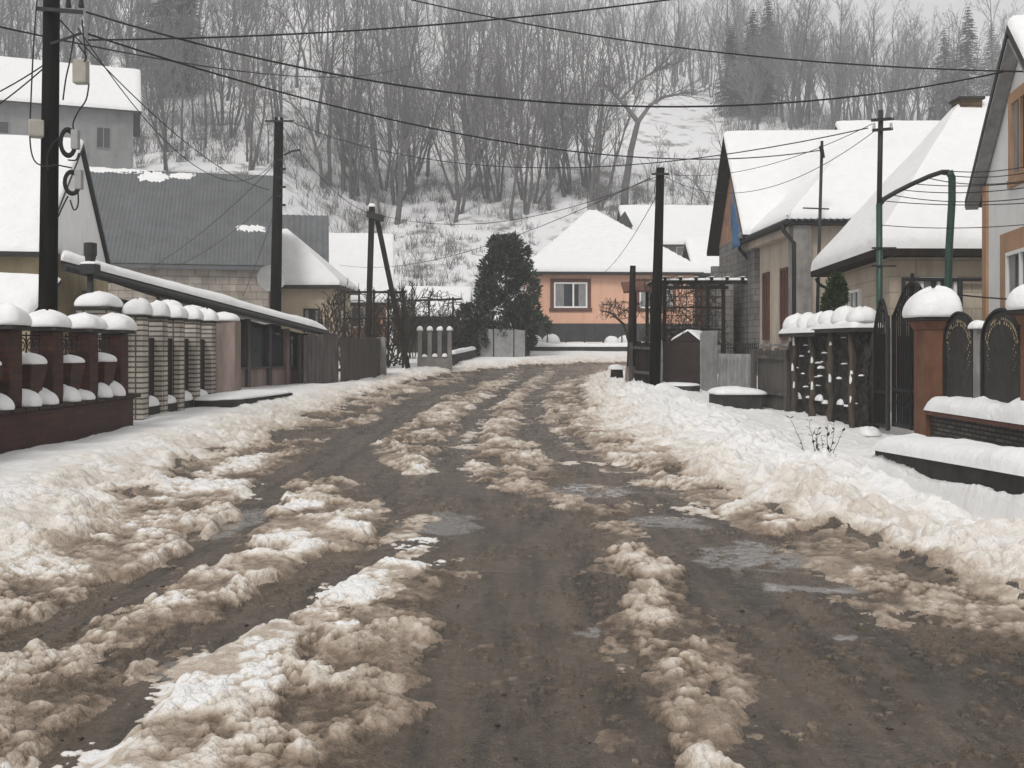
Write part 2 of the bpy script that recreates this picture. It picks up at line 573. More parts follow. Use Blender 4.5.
def near_ground():
    ys = [1.6]
    while ys[-1] < 75:
        Y = ys[-1]
        ys.append(Y + Y * (0.0023 if Y < 9 else 0.0027 if Y < 16 else 0.0031 if Y < 32 else 0.0046 if Y < 58 else 0.009))
    ys = np.array(ys)
    uu = np.concatenate([np.linspace(-1.15, -0.6, 110, endpoint=False), np.linspace(-0.6, 0.6, 980, endpoint=False), np.linspace(0.6, 1.15, 111)])
    U, Y = np.meshgrid(uu, ys)
    X = U * (Y + 0.6)
    # a shiver in the lattice, so its rows never show
    t = lateral(X, Y)
    hw = road_hw(Y)
    z = base_z(X, Y, t)
    sl = -t - hw
    sr = t - hw + 0.38 * sstep(8, 13, Y)
    edge = np.maximum(sl, sr)
    edge = edge + wob(X, Y, 5, 0.34, 0.9) + wob(X, Y, 6, 0.16, 0.28)
    big = clods(X, Y, 0.27, 11, 0.6)
    mid = clods(X, Y, 0.15, 15, 0.7)
    med = clods(X, Y, 0.088, 21, 0.8)
    fin = clods(X, Y, 0.046, 31, 0.85)
    soft = fbm(X, Y, 0.9, 5, 41)
    micro = fbm(X, Y, 0.06, 3, 51)
    patchy = sstep(0.38, 0.62, fbm(X, Y, 0.7, 3, 57))
    lump = big * 0.034 * patchy + mid * 0.050 * (0.35 + 0.65 * patchy) + med * 0.058 + fin * 0.050
    grit = fbm(X, Y, 0.028, 2, 53)
    lump = lump * (0.35 + 1.3 * sstep(0.25, 0.75, fbm(X, Y, 0.33, 3, 58)))
    lump = lump + 0.010 * (micro - 0.5) + 0.006 * (grit - 0.5)
    # --- ridges on the road
    hs = np.zeros_like(X)
    snow_tone = np.zeros_like(X)
    for k, (pp, w, h, c) in enumerate(RIDGES):
        pts = [pxg(*q) for q in pp]
        xs_, ys_ = [q[0] for q in pts], [q[1] for q in pts]
        w2 = 2.4 * w + 0.1
        bx = np.nonzero((X > min(xs_) - w2) & (X < max(xs_) + w2) & (Y > min(ys_) - w2) & (Y < max(ys_) + w2))
        x_, y_ = X[bx], Y[bx]
        d, _, par = polydist(x_, y_, pts)
        d = d + wob(x_, y_, 60 + k, w * 0.9, 0.55) + wob(x_, y_, 90 + k, w * 0.5, 0.16) + wob(x_, y_, 190 + k, w * 0.2, 0.06)
        prof = np.clip(1 - (np.maximum(d, 0) / (0.86 * w)) ** 2, 0, 1)
        mod = 0.3 + 1.2 * fbm(x_, y_, 0.5, 3, 120 + k)
        hk = prof ** 0.8 * h * (0.72 if 12 <= k <= 16 else 0.54) * mod
        c = min(1.0, c + 0.04) if 12 <= k <= 16 else c
        h0 = hs[bx]
        c_ = snow_tone[bx]
        snow_tone[bx] = np.where(hk > h0, c * (0.35 + 0.65 * prof), c_)
        hs[bx] = np.maximum(h0, hk)
    # --- thin slush everywhere the wheels do not go
    swept = np.zeros_like(X)
    for k, (pp, w) in enumerate(TRACKS):
        pts = [pxg(*q) for q in pp]
        xs_, ys_ = [q[0] for q in pts], [q[1] for q in pts]
        w2 = 2.4 * w + 0.1
        bx = np.nonzero((X > min(xs_) - w2) & (X < max(xs_) + w2) & (Y > min(ys_) - w2) & (Y < max(ys_) + w2))
        x_, y_ = X[bx], Y[bx]
        d, _, par = polydist(x_, y_, pts)
        d = d + wob(x_, y_, 220 + k, w * 0.5, 0.7) + wob(x_, y_, 240 + k, w * 0.3, 0.2)
        swept[bx] = np.maximum(swept[bx], 1 - sstep(w * 0.7, w * 1.3, d))
    c0 = np.interp(Y, [p[1] for p in CLS], [p[0] for p in CLS])
    leftish = 1 - sstep(-0.75, -0.35, X)
    leftish = leftish * (1 - sstep(9.5, 12.5, Y))
    farish = sstep(11, 15, Y) * (1 - sstep(36, 44, Y))
    cover = fbm(X, Y, 0.75, 4, 250)
    lim = 0.60 - 0.17 * leftish - 0.11 * farish
    field = sstep(lim, lim + 0.12, cover) * (1 - swept)
    fh = field * (0.018 + 0.030 * leftish + 0.022 * farish)
    m = fh > hs
    snow_tone = np.where(m, 0.24 + 0.3 * leftish * field + 0.16 * farish, snow_tone)
    hs = np.maximum(hs * (1 - 0.85 * swept), fh)
    hs = hs * (1 - 0.8 * sstep(30, 38, Y))
    lumpy = np.clip(hs / 0.045, 0, 1)
    onroad = 1 - sstep(-0.1, 0.45, edge)
    # thrown crumbs lying beside the ridges
    crumbs = clods(X, Y, 0.07, 71, 0.34) * sstep(0.40, 0.60, fbm(X, Y, 1.1, 3, 72)) * onroad
    tiny = clods(X, Y, 0.036, 75, 0.30) * sstep(0.36, 0.56, fbm(X, Y, 0.6, 3, 76)) * onroad
    crumb_h = np.maximum(crumbs * 0.040 * (1 - 0.6 * swept), tiny * 0.026)
    bank = sstep(-0.05, 0.55, edge)
    rough_bank = np.where(sr > sl, 1 - 0.2 * sstep(0.4, 1.2, sr) - 0.45 * sstep(2.0, 3.2, sr), 1 - 0.5 * sstep(0.2, 0.8, sl) - 0.4 * sstep(0.9, 1.8, sl))
    roll = fbm(X, Y, 0.55, 3, 46)
    bank_lump = (big * 0.075 + mid * 0.062 + med * 0.034 + fin * 0.012) * (0.4 + 1.1 * sstep(0.25, 0.75, fbm(X, Y, 0.5, 3, 59))) + 0.006 * (micro - 0.5)
    hb = bank * (rough_bank * (bank_lump * 1.1 + 0.26 * (roll - 0.45) * sstep(-0.1, 0.9, edge)) + 0.10 * (fbm(X, Y, 1.6, 3, 44) - 0.5))
    hr = hs * (0.35 + 0.9 * soft) + lumpy * (lump * (0.66 + 0.35 * farish) * (1 - 0.3 * sstep(0.6, 0.95, snow_tone)))
    hr = 0.125 * np.tanh(hr / 0.125)
    track = 0.009 * (fbm(X, Y, 0.25, 4, 81) - 0.5) + 0.03 * (fbm(X, Y, 1.3, 2, 82) - 0.5) + 0.005 * (micro - 0.5)
    slush = np.maximum(hr, crumb_h) * (1 - bank)
    # puddles
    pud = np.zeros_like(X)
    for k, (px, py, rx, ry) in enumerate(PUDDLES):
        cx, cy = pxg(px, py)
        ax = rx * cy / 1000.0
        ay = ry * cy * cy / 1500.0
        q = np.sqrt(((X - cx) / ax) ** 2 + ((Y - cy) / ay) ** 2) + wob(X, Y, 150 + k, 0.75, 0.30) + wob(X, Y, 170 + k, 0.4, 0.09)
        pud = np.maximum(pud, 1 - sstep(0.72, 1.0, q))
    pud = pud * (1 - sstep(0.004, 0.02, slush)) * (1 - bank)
    far = 1 - sstep(40, 70, Y)
    z = z + (hb + slush + track * (1 - bank) * (1 - pud)) * (0.25 + 0.75 * far) - 0.004 * pud
    # mud-soaked slush, cleaner snow on crests; hollows darker still, shading put into the colour
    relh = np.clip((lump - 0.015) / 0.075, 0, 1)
    cl_slush = np.clip(snow_tone * (0.27 + 1.15 * relh) + 0.6 * (soft - 0.5) - 0.04 + 0.22 * sstep(0.62, 0.9, snow_tone), 0, 1)
    e2 = edge + 0.9 * (soft - 0.5)
    cl_bank = 0.34 + 0.42 * sstep(-0.15, 0.4, e2) + 0.24 * sstep(0.5, 1.9, e2)
    cl_bank = np.clip(cl_bank + 0.22 * (relh - 0.45) * (1 - sstep(0.5, 2, edge)), 0, 1)
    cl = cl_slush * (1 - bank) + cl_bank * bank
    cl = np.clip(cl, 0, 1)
    film = sstep(0.40, 0.62, fbm(X, Y, 0.8, 4, 83)) * (1 - 0.55 * swept) + 0.35 * sstep(0.0, 0.03, hs)
    n, m = X.shape
    nv = n * m
    co = np.stack([X, Y, z], -1).reshape(-1, 3).astype(np.float32)
    idx = np.arange(nv).reshape(n, m)
    quads = np.stack([idx[:-1, :-1], idx[:-1, 1:], idx[1:, 1:], idx[1:, :-1]], -1).reshape(-1, 4)
    # normals of the whole sheet, so the pieces meet without a seam
    gu = np.gradient(co.reshape(n, m, 3), axis=1)
    gv = np.gradient(co.reshape(n, m, 3), axis=0)
    nrm = np.cross(gu, gv)
    nrm /= np.linalg.norm(nrm, axis=-1, keepdims=True) + 1e-12
    nrm = nrm.reshape(-1, 3)

    def facev(a):
        return a.reshape(-1)[quads].mean(1)

    b = facev(bank)
    sv = facev(slush)
    side = facev(t)
    cls = np.where(b > 0.5, np.where(side > 0, 3, 2), np.where(sv > 0.010, 1, 0))
    return co, nrm, quads, cls, {'snow_tone': cl.reshape(-1), 'puddle': pud.reshape(-1), 'film': film.reshape(-1)}


def sheet(name, co, nrm, quads, attrs, m):
    used = np.unique(quads)
    remap = np.full(co.shape[0], -1, np.int64)
    remap[used] = np.arange(len(used))
    q = remap[quads]
    me = bpy.data.meshes.new(name)
    me.vertices.add(len(used))
    me.vertices.foreach_set('co', co[used].ravel())
    me.loops.add(q.size)
    me.loops.foreach_set('vertex_index', q.ravel().astype(np.int32))
    me.polygons.add(len(q))
    me.polygons.foreach_set('loop_start', (np.arange(len(q)) * 4).astype(np.int32))
    me.polygons.foreach_set('use_smooth', np.ones(len(q), bool))
    me.update(calc_edges=True)
    me.validate()
    for k, a in attrs.items():
        at = me.attributes.new(k, 'FLOAT', 'POINT')
        at.data.foreach_set('value', a[used].astype(np.float32))
    if nrm is not None:
        me.normals_split_custom_set_from_vertices(nrm[used].tolist())
    me.materials.append(m)
    o = bpy.data.objects.new(name, me)
    COL.objects.link(o)
    return o


def snow_ground_mat():
    m = bpy.data.materials.new('slushy_snow')
    m.use_nodes = True
    nt = m.node_tree
    b = nt.nodes['Principled BSDF']
    at = nt.nodes.new('ShaderNodeAttribute')
    at.attribute_name = 'snow_tone'
    tc = nt.nodes.new('ShaderNodeTexCoord')
    n = nt.nodes.new('ShaderNodeTexNoise')
    n.inputs['Scale'].default_value = 9
    n.inputs['Detail'].default_value = 8
    n.inputs['Roughness'].default_value = 0.7
    nt.links.new(tc.outputs['Object'], n.inputs['Vector'])
    mr = nt.nodes.new('ShaderNodeMapRange')
    mr.inputs['From Min'].default_value = 0.3
    mr.inputs['From Max'].default_value = 0.7
    mr.inputs['To Min'].default_value = -0.17
    mr.inputs['To Max'].default_value = 0.17
    nt.links.new(n.outputs['Fac'], mr.inputs[0])
    ad = nt.nodes.new('ShaderNodeMath')
    ad.use_clamp = True
    nt.links.new(at.outputs['Fac'], ad.inputs[0])
    nt.links.new(mr.outputs[0], ad.inputs[1])
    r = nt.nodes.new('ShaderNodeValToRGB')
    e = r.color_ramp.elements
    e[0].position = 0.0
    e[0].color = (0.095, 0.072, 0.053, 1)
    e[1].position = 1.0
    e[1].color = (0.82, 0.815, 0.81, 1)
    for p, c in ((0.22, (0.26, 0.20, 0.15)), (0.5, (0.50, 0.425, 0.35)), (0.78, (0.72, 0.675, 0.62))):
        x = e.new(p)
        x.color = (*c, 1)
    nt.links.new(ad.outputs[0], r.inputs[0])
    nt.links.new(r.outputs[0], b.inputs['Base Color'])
    rr = nt.nodes.new('ShaderNodeMapRange')
    rr.inputs['To Min'].default_value = 0.32
    rr.inputs['To Max'].default_value = 0.75
    nt.links.new(ad.outputs[0], rr.inputs[0])
    nt.links.new(rr.outputs[0], b.inputs['Roughness'])
    b.inputs['Specular IOR Level'].default_value = 0.25
    n2 = nt.nodes.new('ShaderNodeTexNoise')
    n2.inputs['Scale'].default_value = 70
    n2.inputs['Detail'].default_value = 6
    nt.links.new(tc.outputs['Object'], n2.inputs['Vector'])
    bp = nt.nodes.new('ShaderNodeBump')
    bp.inputs['Strength'].default_value = 0.85
    bp.inputs['Distance'].default_value = 0.02
    nt.links.new(n2.outputs['Fac'], bp.inputs['Height'])
    nt.links.new(bp.outputs[0], b.inputs['Normal'])
    return m


def road_mat():
    m = bpy.data.materials.new('wet_road')
    m.use_nodes = True
    nt = m.node_tree
    b = nt.nodes['Principled BSDF']
    L = nt.links.new
    tc = nt.nodes.new('ShaderNodeTexCoord')

    def noise(s, d=6, r=0.6):
        n = nt.nodes.new('ShaderNodeTexNoise')
        n.inputs['Scale'].default_value = s
        n.inputs['Detail'].default_value = d
        n.inputs['Roughness'].default_value = r
        L(tc.outputs['Object'], n.inputs['Vector'])
        return n

    def mrange(src, a, c, d, e):
        x = nt.nodes.new('ShaderNodeMapRange')
        x.inputs['From Min'].default_value = a
        x.inputs['From Max'].default_value = c
        x.inputs['To Min'].default_value = d
        x.inputs['To Max'].default_value = e
        L(src, x.inputs[0])
        return x.outputs[0]

    def mix(f, a, c):
        x = nt.nodes.new('ShaderNodeMix')
        x.data_type = 'RGBA'
        L(f, x.inputs['Factor'])
        for s, v in (('A', a), ('B', c)):
            if isinstance(v, tuple):
                x.inputs[s].default_value = (*v, 1)
            else:
                L(v, x.inputs[s])
        return x.outputs['Result']

    def attr(n):
        a = nt.nodes.new('ShaderNodeAttribute')
        a.attribute_name = n
        return a.outputs['Fac']

    grain = noise(120, 4)
    patch = noise(2.3, 7, 0.7)
    mid = noise(11, 6, 0.7)
    asphalt = mix(mrange(mid.outputs['Fac'], 0.35, 0.65, 0, 1), (0.045, 0.036, 0.028), (0.095, 0.076, 0.058))
    mud = mix(mrange(mid.outputs['Fac'], 0.3, 0.7, 0, 1), (0.095, 0.073, 0.052), (0.165, 0.127, 0.092))
    fm = nt.nodes.new('ShaderNodeMath')
    fm.operation = 'MULTIPLY'
    L(attr('film'), fm.inputs[0])
    L(mrange(patch.outputs['Fac'], 0.38, 0.6, 0.25, 1), fm.inputs[1])
    col = mix(fm.outputs[0], asphalt, mud)
    smp = nt.nodes.new('ShaderNodeMapping')
    smp.inputs['Scale'].default_value = (5.0, 0.55, 1)
    L(tc.outputs['Object'], smp.inputs[0])
    sn = nt.nodes.new('ShaderNodeTexNoise')
    sn.inputs['Scale'].default_value = 1.0
    sn.inputs['Detail'].default_value = 7
    sn.inputs['Roughness'].default_value = 0.7
    L(smp.outputs[0], sn.inputs['Vector'])
    col = mix(mrange(sn.outputs['Fac'], 0.44, 0.66, 0, 0.75), col, (0.17, 0.13, 0.095))
    col = mix(mrange(sn.outputs['Fac'], 0.46, 0.34, 0, 0.6), col, (0.026, 0.022, 0.019))
    spk = mix(mrange(grain.outputs['Fac'], 0.56, 0.70, 0, 0.8), col, (0.22, 0.18, 0.145))
    dk = noise(48, 5, 0.8)
    spk = mix(mrange(dk.outputs['Fac'], 0.44, 0.34, 0, 0.75), spk, (0.022, 0.019, 0.017))
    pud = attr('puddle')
    col = mix(pud, spk, (0.17, 0.158, 0.145))  # puddle base lightened in place of pale sky reflections
    L(col, b.inputs['Base Color'])
    ro = mrange(patch.outputs['Fac'], 0.4, 0.62, 0.08, 0.36)
    rp = nt.nodes.new('ShaderNodeMix')
    L(pud, rp.inputs['Factor'])
    L(ro, rp.inputs['A'])
    rp.inputs['B'].default_value = 0.03
    L(rp.outputs['Result'], b.inputs['Roughness'])
    b.inputs['Specular IOR Level'].default_value = 0.5
    hb = nt.nodes.new('ShaderNodeMath')
    L(grain.outputs['Fac'], hb.inputs[0])
    L(noise(35, 5).outputs['Fac'], hb.inputs[1])
    st = mrange(pud, 0, 1, 1.0, 0.02)
    bp = nt.nodes.new('ShaderNodeBump')
    bp.inputs['Distance'].default_value = 0.012
    L(st, bp.inputs['Strength'])
    L(hb.outputs[0], bp.inputs['Height'])
    L(bp.outputs[0], b.inputs['Normal'])
    return m


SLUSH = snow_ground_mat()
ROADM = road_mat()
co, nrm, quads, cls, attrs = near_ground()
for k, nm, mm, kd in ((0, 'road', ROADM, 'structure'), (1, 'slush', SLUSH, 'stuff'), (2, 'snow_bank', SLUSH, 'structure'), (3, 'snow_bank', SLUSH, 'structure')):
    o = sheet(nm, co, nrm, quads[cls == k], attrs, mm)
    o['kind'] = kd
    o['label'] = {0: 'wet muddy asphalt street with wheel tracks and puddles', 1: 'brown churned slush heaped between the wheel tracks',
                  2: 'snow verge and bank along the brick fences side', 3: 'wide lumpy ploughed snow bank below the ornate gates side'}[k]
    if kd == 'stuff':
        o['category'] = 'slush'


# the wide sheet: fields behind and the wooded hill, out past everything in view
def wide_ground():
    xs = np.arange(-260, 261, 2.0)
    ys = np.concatenate([np.arange(-60, 60, 2.0), np.arange(60, 170, 1.3), np.arange(170, 345, 3.0)])
    X, Y = np.meshgrid(xs, ys)
    t = lateral(X, Y)
    z = base_z(X, Y, t)
    h = hill(X, Y)
    k = sstep(0.3, 5, h)
    z = z + k * (1.6 * (fbm(X, Y, 14, 4, 201) - 0.5) + 0.5 * (fbm(X, Y, 3, 2, 203) - 0.5))
    inside = (np.abs(X) < 1.15 * (Y + 0.6) - 1.5) & (Y > 3) & (Y < 73)
    z = np.where(inside, z - 0.8 * sstep(3, 5, Y) * (1 - sstep(70, 73, Y)), z)
    z = np.where(~inside & (Y < 73), z - 0.05, z)
    n, m = X.shape
    co = np.stack([X, Y, z], -1).reshape(-1, 3).astype(np.float32)
    idx = np.arange(n * m).reshape(n, m)
    q = np.stack([idx[:-1, :-1], idx[:-1, 1:], idx[1:, 1:], idx[1:, :-1]], -1).reshape(-1, 4)
    o = sheet('snowy_hill', co, None, q, {'hillness': k.reshape(-1)}, HILLM)
    o['kind'] = 'structure'
    o['label'] = 'snow covered hillside rising behind the houses'
    return o


HILLM = mat('hill_snow', (0.5, 0.5, 0.5), 0.9, 0.5, 0.35, 0.3, 1.5, col2=(0.72, 0.72, 0.73), detail=9, spec=0.1)
HILLM.node_tree.nodes['Color Ramp'].color_ramp.elements[0].color = (0.20, 0.185, 0.17, 1)
HILLM.node_tree.nodes['Color Ramp'].color_ramp.elements[0].position = 0.33
HILLM.node_tree.nodes['Color Ramp'].color_ramp.elements[1].position = 0.47
wide_ground()


def hz(x, y):
    X = np.array([float(x)])
    Y = np.array([float(y)])
    h = hill(X, Y)
    k = sstep(0.3, 5, h)
    z = base_z(X, Y, lateral(X, Y)) + k * (1.6 * (fbm(X, Y, 14, 4, 201) - 0.5) + 0.5 * (fbm(X, Y, 3, 2, 203) - 0.5))
    return float(z[0])
# ------------------------------------------------------------------ building helpers
Z = Vector((0, 0, 1))


def V2(x, y, z=0.0):
    return Vector((x, y, z))


def snow_slab(a, b, c, d, T, nu=24, nv=14, seed=0, amp=0.25, edges=(1, 1, 1, 1), rnd=0.18, mb=None, course=None):
    """snow lying on the plane a-b-c-d (a-b the lower edge); edges = which sides are rounded off (ab, bc, cd, da)"""
    mb = mb or MB()
    a, b, c, d = [Vector(p) for p in (a, b, c, d)]
    lu = max((b - a).length, 0.01)
    lv = max((d - a).length, 0.01)
    us = [i / nu for i in range(nu + 1)]
    vs = [j / nv for j in range(nv + 1)]
    # extra rows by the edges
    eu = min(0.45, rnd / lu)
    ev = min(0.45, rnd / lv)
    us = sorted(set([0, eu * 0.08, eu * 0.25, eu * 0.55, 1 - eu * 0.55, 1 - eu * 0.25, 1 - eu * 0.08, 1] + [u for u in us if eu * 0.8 < u < 1 - eu * 0.8]))
    vs = sorted(set([0, ev * 0.08, ev * 0.25, ev * 0.55, 1 - ev * 0.55, 1 - ev * 0.25, 1 - ev * 0.08, 1] + [v for v in vs if ev * 0.8 < v < 1 - ev * 0.8]))

    def pr(t, on):
        if not on or t >= 1:
            return 1.0
        return math.sqrt(max(0.0, 1 - (1 - t) ** 2))

    UU, VV = np.meshgrid(us, vs, indexing='ij')
    base = [[(a * (1 - u) + b * u) * (1 - v) + (d * (1 - u) + c * u) * v for v in vs] for u in us]
    X = np.array([[p.x + p.z * 0.7 for p in r] for r in base])
    Y = np.array([[p.y + p.z * 0.4 for p in r] for r in base])
    N = fbm(X, Y, 0.9, 3, 300 + seed) - 0.5
    G = []
    for i, u in enumerate(us):
        row = []
        for j, v in enumerate(vs):
            f = pr(v / ev, edges[0]) * pr((1 - u) / eu, edges[1]) * pr((1 - v) / ev, edges[2]) * pr(u / eu, edges[3])
            h = T * f * (1 + amp * 2 * N[i, j])
            if course:
                q_ = (v * lv / course) % 1.0
                h += f * 0.05 * (q_ - 0.5) * (0.6 + 0.8 * (N[i, j] + 0.5))
            p = base[i][j] + Z * (h + 0.004)
            row.append(p)
        G.append(row)
    mb.grid(G)
    # skirt down to the roof
    ring = [(i, 0) for i in range(len(us))] + [(len(us) - 1, j) for j in range(1, len(vs))] + [(i, len(vs) - 1) for i in range(len(us) - 2, -1, -1)] + [(0, j) for j in range(len(vs) - 2, 0, -1)]
    k = len(mb.v)
    for i, j in ring:
        mb.v.append(tuple(G[i][j]))
    for i, j in ring:
        mb.v.append(tuple(base[i][j] + Z * 0.004))
    n = len(ring)
    for q in range(n):
        mb.f.append((k + q, k + (q + 1) % n, k + n + (q + 1) % n, k + n + q))
    return mb


def snow_cap(c, wx, wy, h, rz=0.0, seed=0, n=12, mb=None, power=4.0):
    """a mound of snow on a post: nearly upright sides below, rounded on top"""
    mb = mb or MB()
    rr = random.Random(seed)
    tx, ty = rr.uniform(-0.14, 0.14), rr.uniform(-0.14, 0.14)
    h = h * rr.uniform(0.82, 1.12)
    ph = [rr.uniform(0, 6.28) for _ in range(4)]
    ca, sa = math.cos(rz), math.sin(rz)
    ring_n = 28
    prof = [(1.0, 0.0), (1.035, 0.10), (1.03, 0.24), (0.99, 0.40), (0.92, 0.56), (0.81, 0.71), (0.66, 0.83), (0.48, 0.92), (0.26, 0.98), (0.1, 1.0)]
    k = len(mb.v)
    for r, zz in prof:
        for j in range(ring_n):
            t = 2 * math.pi * j / ring_n
            ct, st = math.cos(t), math.sin(t)
            pw = power * r + 2 * (1 - r)
            q = (abs(ct) ** pw + abs(st) ** pw) ** (-1 / pw)
            wv = 1 + 0.05 * math.sin(2 * t + ph[0]) + 0.045 * math.sin(3 * t + ph[1]) * r + 0.02 * math.sin(7 * t + ph[3])
            x, y = ct * q * r * wx / 2 * wv, st * q * r * wy / 2 * wv
            z = zz * h * (1 + tx * x / wx * 2 + ty * y / wy * 2 + 0.06 * math.sin(2 * t + ph[2]) * (1 - r * 0.5) + 0.03 * math.sin(5 * t + ph[1]))
            mb.v.append((c[0] + x * ca - y * sa, c[1] + x * sa + y * ca, c[2] + z + 0.003))
    m = len(prof)
    for i in range(m - 1):
        for j in range(ring_n):
            j2 = (j + 1) % ring_n
            mb.f.append((k + i * ring_n + j, k + i * ring_n + j2, k + (i + 1) * ring_n + j2, k + (i + 1) * ring_n + j))
    mb.f.append(tuple(k + (m - 1) * ring_n + j for j in range(ring_n)))
    mb.f.append(tuple(k + ring_n - 1 - j for j in range(ring_n)))
    return mb


def window(parent, o, e, n, w, h, frame_m=WHITEP, trim_m=None, tw=0.12, mullions=(0.5,), pane_m=GLASS, bar=0.06, transom=None, sill=False, curtain=True, inset=0.0):
    """o = lower left corner on the wall face, e = unit along the wall, n = outward unit"""
    o, e, n = Vector(o), Vector(e), Vector(n)
    up = Z
    fm = MB()
    f0 = n * (0.035 - inset)

    def bar_(a, b, wd, dp=0.07):
        fm.beam(a + f0, b + f0, wd, dp, up=n)

    bar_(o + up * bar / 2, o + e * w + up * bar / 2, bar)
    bar_(o + up * (h - bar / 2), o + e * w + up * (h - bar / 2), bar)
    bar_(o + e * bar / 2 + up * bar, o + e * bar / 2 + up * (h - bar), bar)
    bar_(o + e * (w - bar / 2) + up * bar, o + e * (w - bar / 2) + up * (h - bar), bar)
    for q in mullions:
        bar_(o + e * w * q + up * bar, o + e * w * q + up * (h - bar), bar, 0.065)
    if transom:
        bar_(o + e * bar + up * h * transom, o + e * (w - bar) + up * h * transom, bar, 0.06)
    wo = fm.build('window', frame_m, parent)
    pm = MB()
    pb = o + n * 0.008
    pm.prism([pb + e * 0.03 + up * 0.03, pb + e * (w - 0.03) + up * 0.03, pb + e * (w - 0.03) + up * (h - 0.03), pb + e * 0.03 + up * (h - 0.03)], n * 0.012)
    pm.build('pane', pane_m, wo)
    if curtain:
        pc = o + n * 0.0215
        for q0, q1 in ((0.06, 0.30), (0.74, 0.94)):
            cm = MB()
            cm.prism([pc + e * w * q0 + up * 0.05, pc + e * w * q1 + up * 0.05, pc + e * w * q1 + up * (h - 0.05), pc + e * w * q0 + up * (h - 0.05)], n * 0.003)
            cm.build('curtain', CURTAIN, wo)
    if trim_m:
        tm = MB()
        g = n * 0.03
        tm.beam(o - e * tw + up * (h + tw / 2) + g, o + e * (w + tw) + up * (h + tw / 2) + g, tw, 0.06, up=n)
        tm.beam(o - e * tw * 1.3 - up * tw / 2 + g, o + e * (w + tw * 1.3) - up * tw / 2 + g, tw, 0.07, up=n)
        tm.beam(o - e * tw / 2 + g, o - e * tw / 2 + up * h + g, tw, 0.058, up=n)
        tm.beam(o + e * (w + tw / 2) + g, o + e * (w + tw / 2) + up * h + g, tw, 0.058, up=n)
        tm.build('window_trim', trim_m, wo)
    if sill:
        MB().beam(o - e * 0.1 - up * 0.04 + n * 0.08, o + e * (w + 0.1) - up * 0.04 + n * 0.08, 0.06, 0.2, up=n).build('sill', frame_m, wo)
    return wo


def slab(a, b, c, d, th, mb=None):
    mb = mb or MB()
    return mb.prism([a, b, c, d], Vector((0, 0, -th)))


def gable_house(root, o, e1, e2, L, W, z0, ze, zt, wall_m, roof_m, gable_m=None, oe=0.5, og=0.4, snow=0.18, th=0.14, front_snow=True, back_snow=True, rib=None, wall_name='wall', seed=0):
    """eave side front runs from o along e1 (length L); the gables run along e2 (width W); ridge along e1 at W/2"""
    o = Vector((o[0], o[1], 0))
    e1, e2 = Vector((*e1, 0)).normalized(), Vector((*e2, 0)).normalized()
    out = {}
    m = MB()
    p = lambda u, v, z: o + e1 * u + e2 * v + Z * z
    m.prism([p(0, 0, z0), p(L, 0, z0), p(L, W, z0), p(0, W, z0)], Z * (ze - z0))
    out['wall'] = m.build(wall_name, wall_m, root)
    sl = (zt - ze) / (W / 2)
    for u in (0.0, L - 0.2):
        MB().prism([p(u, 0, ze), p(u, W, ze), p(u, W / 2, zt - 0.02)], e1 * 0.2).build('gable', gable_m or wall_m, root)
    zl = ze - oe * sl
    rise = 0.12
    for s in (0, 1):
        v0, v1 = (-oe, W / 2) if s == 0 else (W + oe, W / 2)
        a, b, c, d = p(-og, v0, zl + rise), p(L + og, v0, zl + rise), p(L + og, v1, zt + rise), p(-og, v1, zt + rise)
        if rib and s == 0:
            nr = int((L + 2 * og) / rib[0] * 4)
            G = []
            for i in range(nr + 1):
                u = i / nr
                bump = rib[1] * math.sin(u * nr / 4 * 2 * math.pi)
                G.append([a.lerp(b, u) + Z * (bump + 0.03), d.lerp(c, u) + Z * (bump + 0.03)])
            mm = MB().grid(G)
            mm.add([q + Z * -0.1 for r in G for q in (r[0], r[1])], [])
            slab(a - Z * 0.02, b - Z * 0.02, c - Z * 0.02, d - Z * 0.02, th, mm)
            r_ = mm.build('roof', roof_m, root)
        else:
            r_ = slab(a, b, c, d, th).build('roof', roof_m, root)
        out['roof%d' % s] = r_
        if (front_snow if s == 0 else back_snow) and snow > 0:
            k = max(8, int((L + 2 * og) / 0.5))
            j = max(6, int(math.hypot(W / 2 + oe, zt - zl) / 0.5))
            if s == 0:
                sm = snow_slab(a, b, c, d, snow, k, j, seed + s, 0.18, edges=(1, 1, 0, 1))
            else:
                sm = snow_slab(b, a, d, c, snow, k, j, seed + s, 0.18, edges=(1, 1, 0, 1))
            sm.build('roof_snow', SNOW, root, smooth=True)
    return out


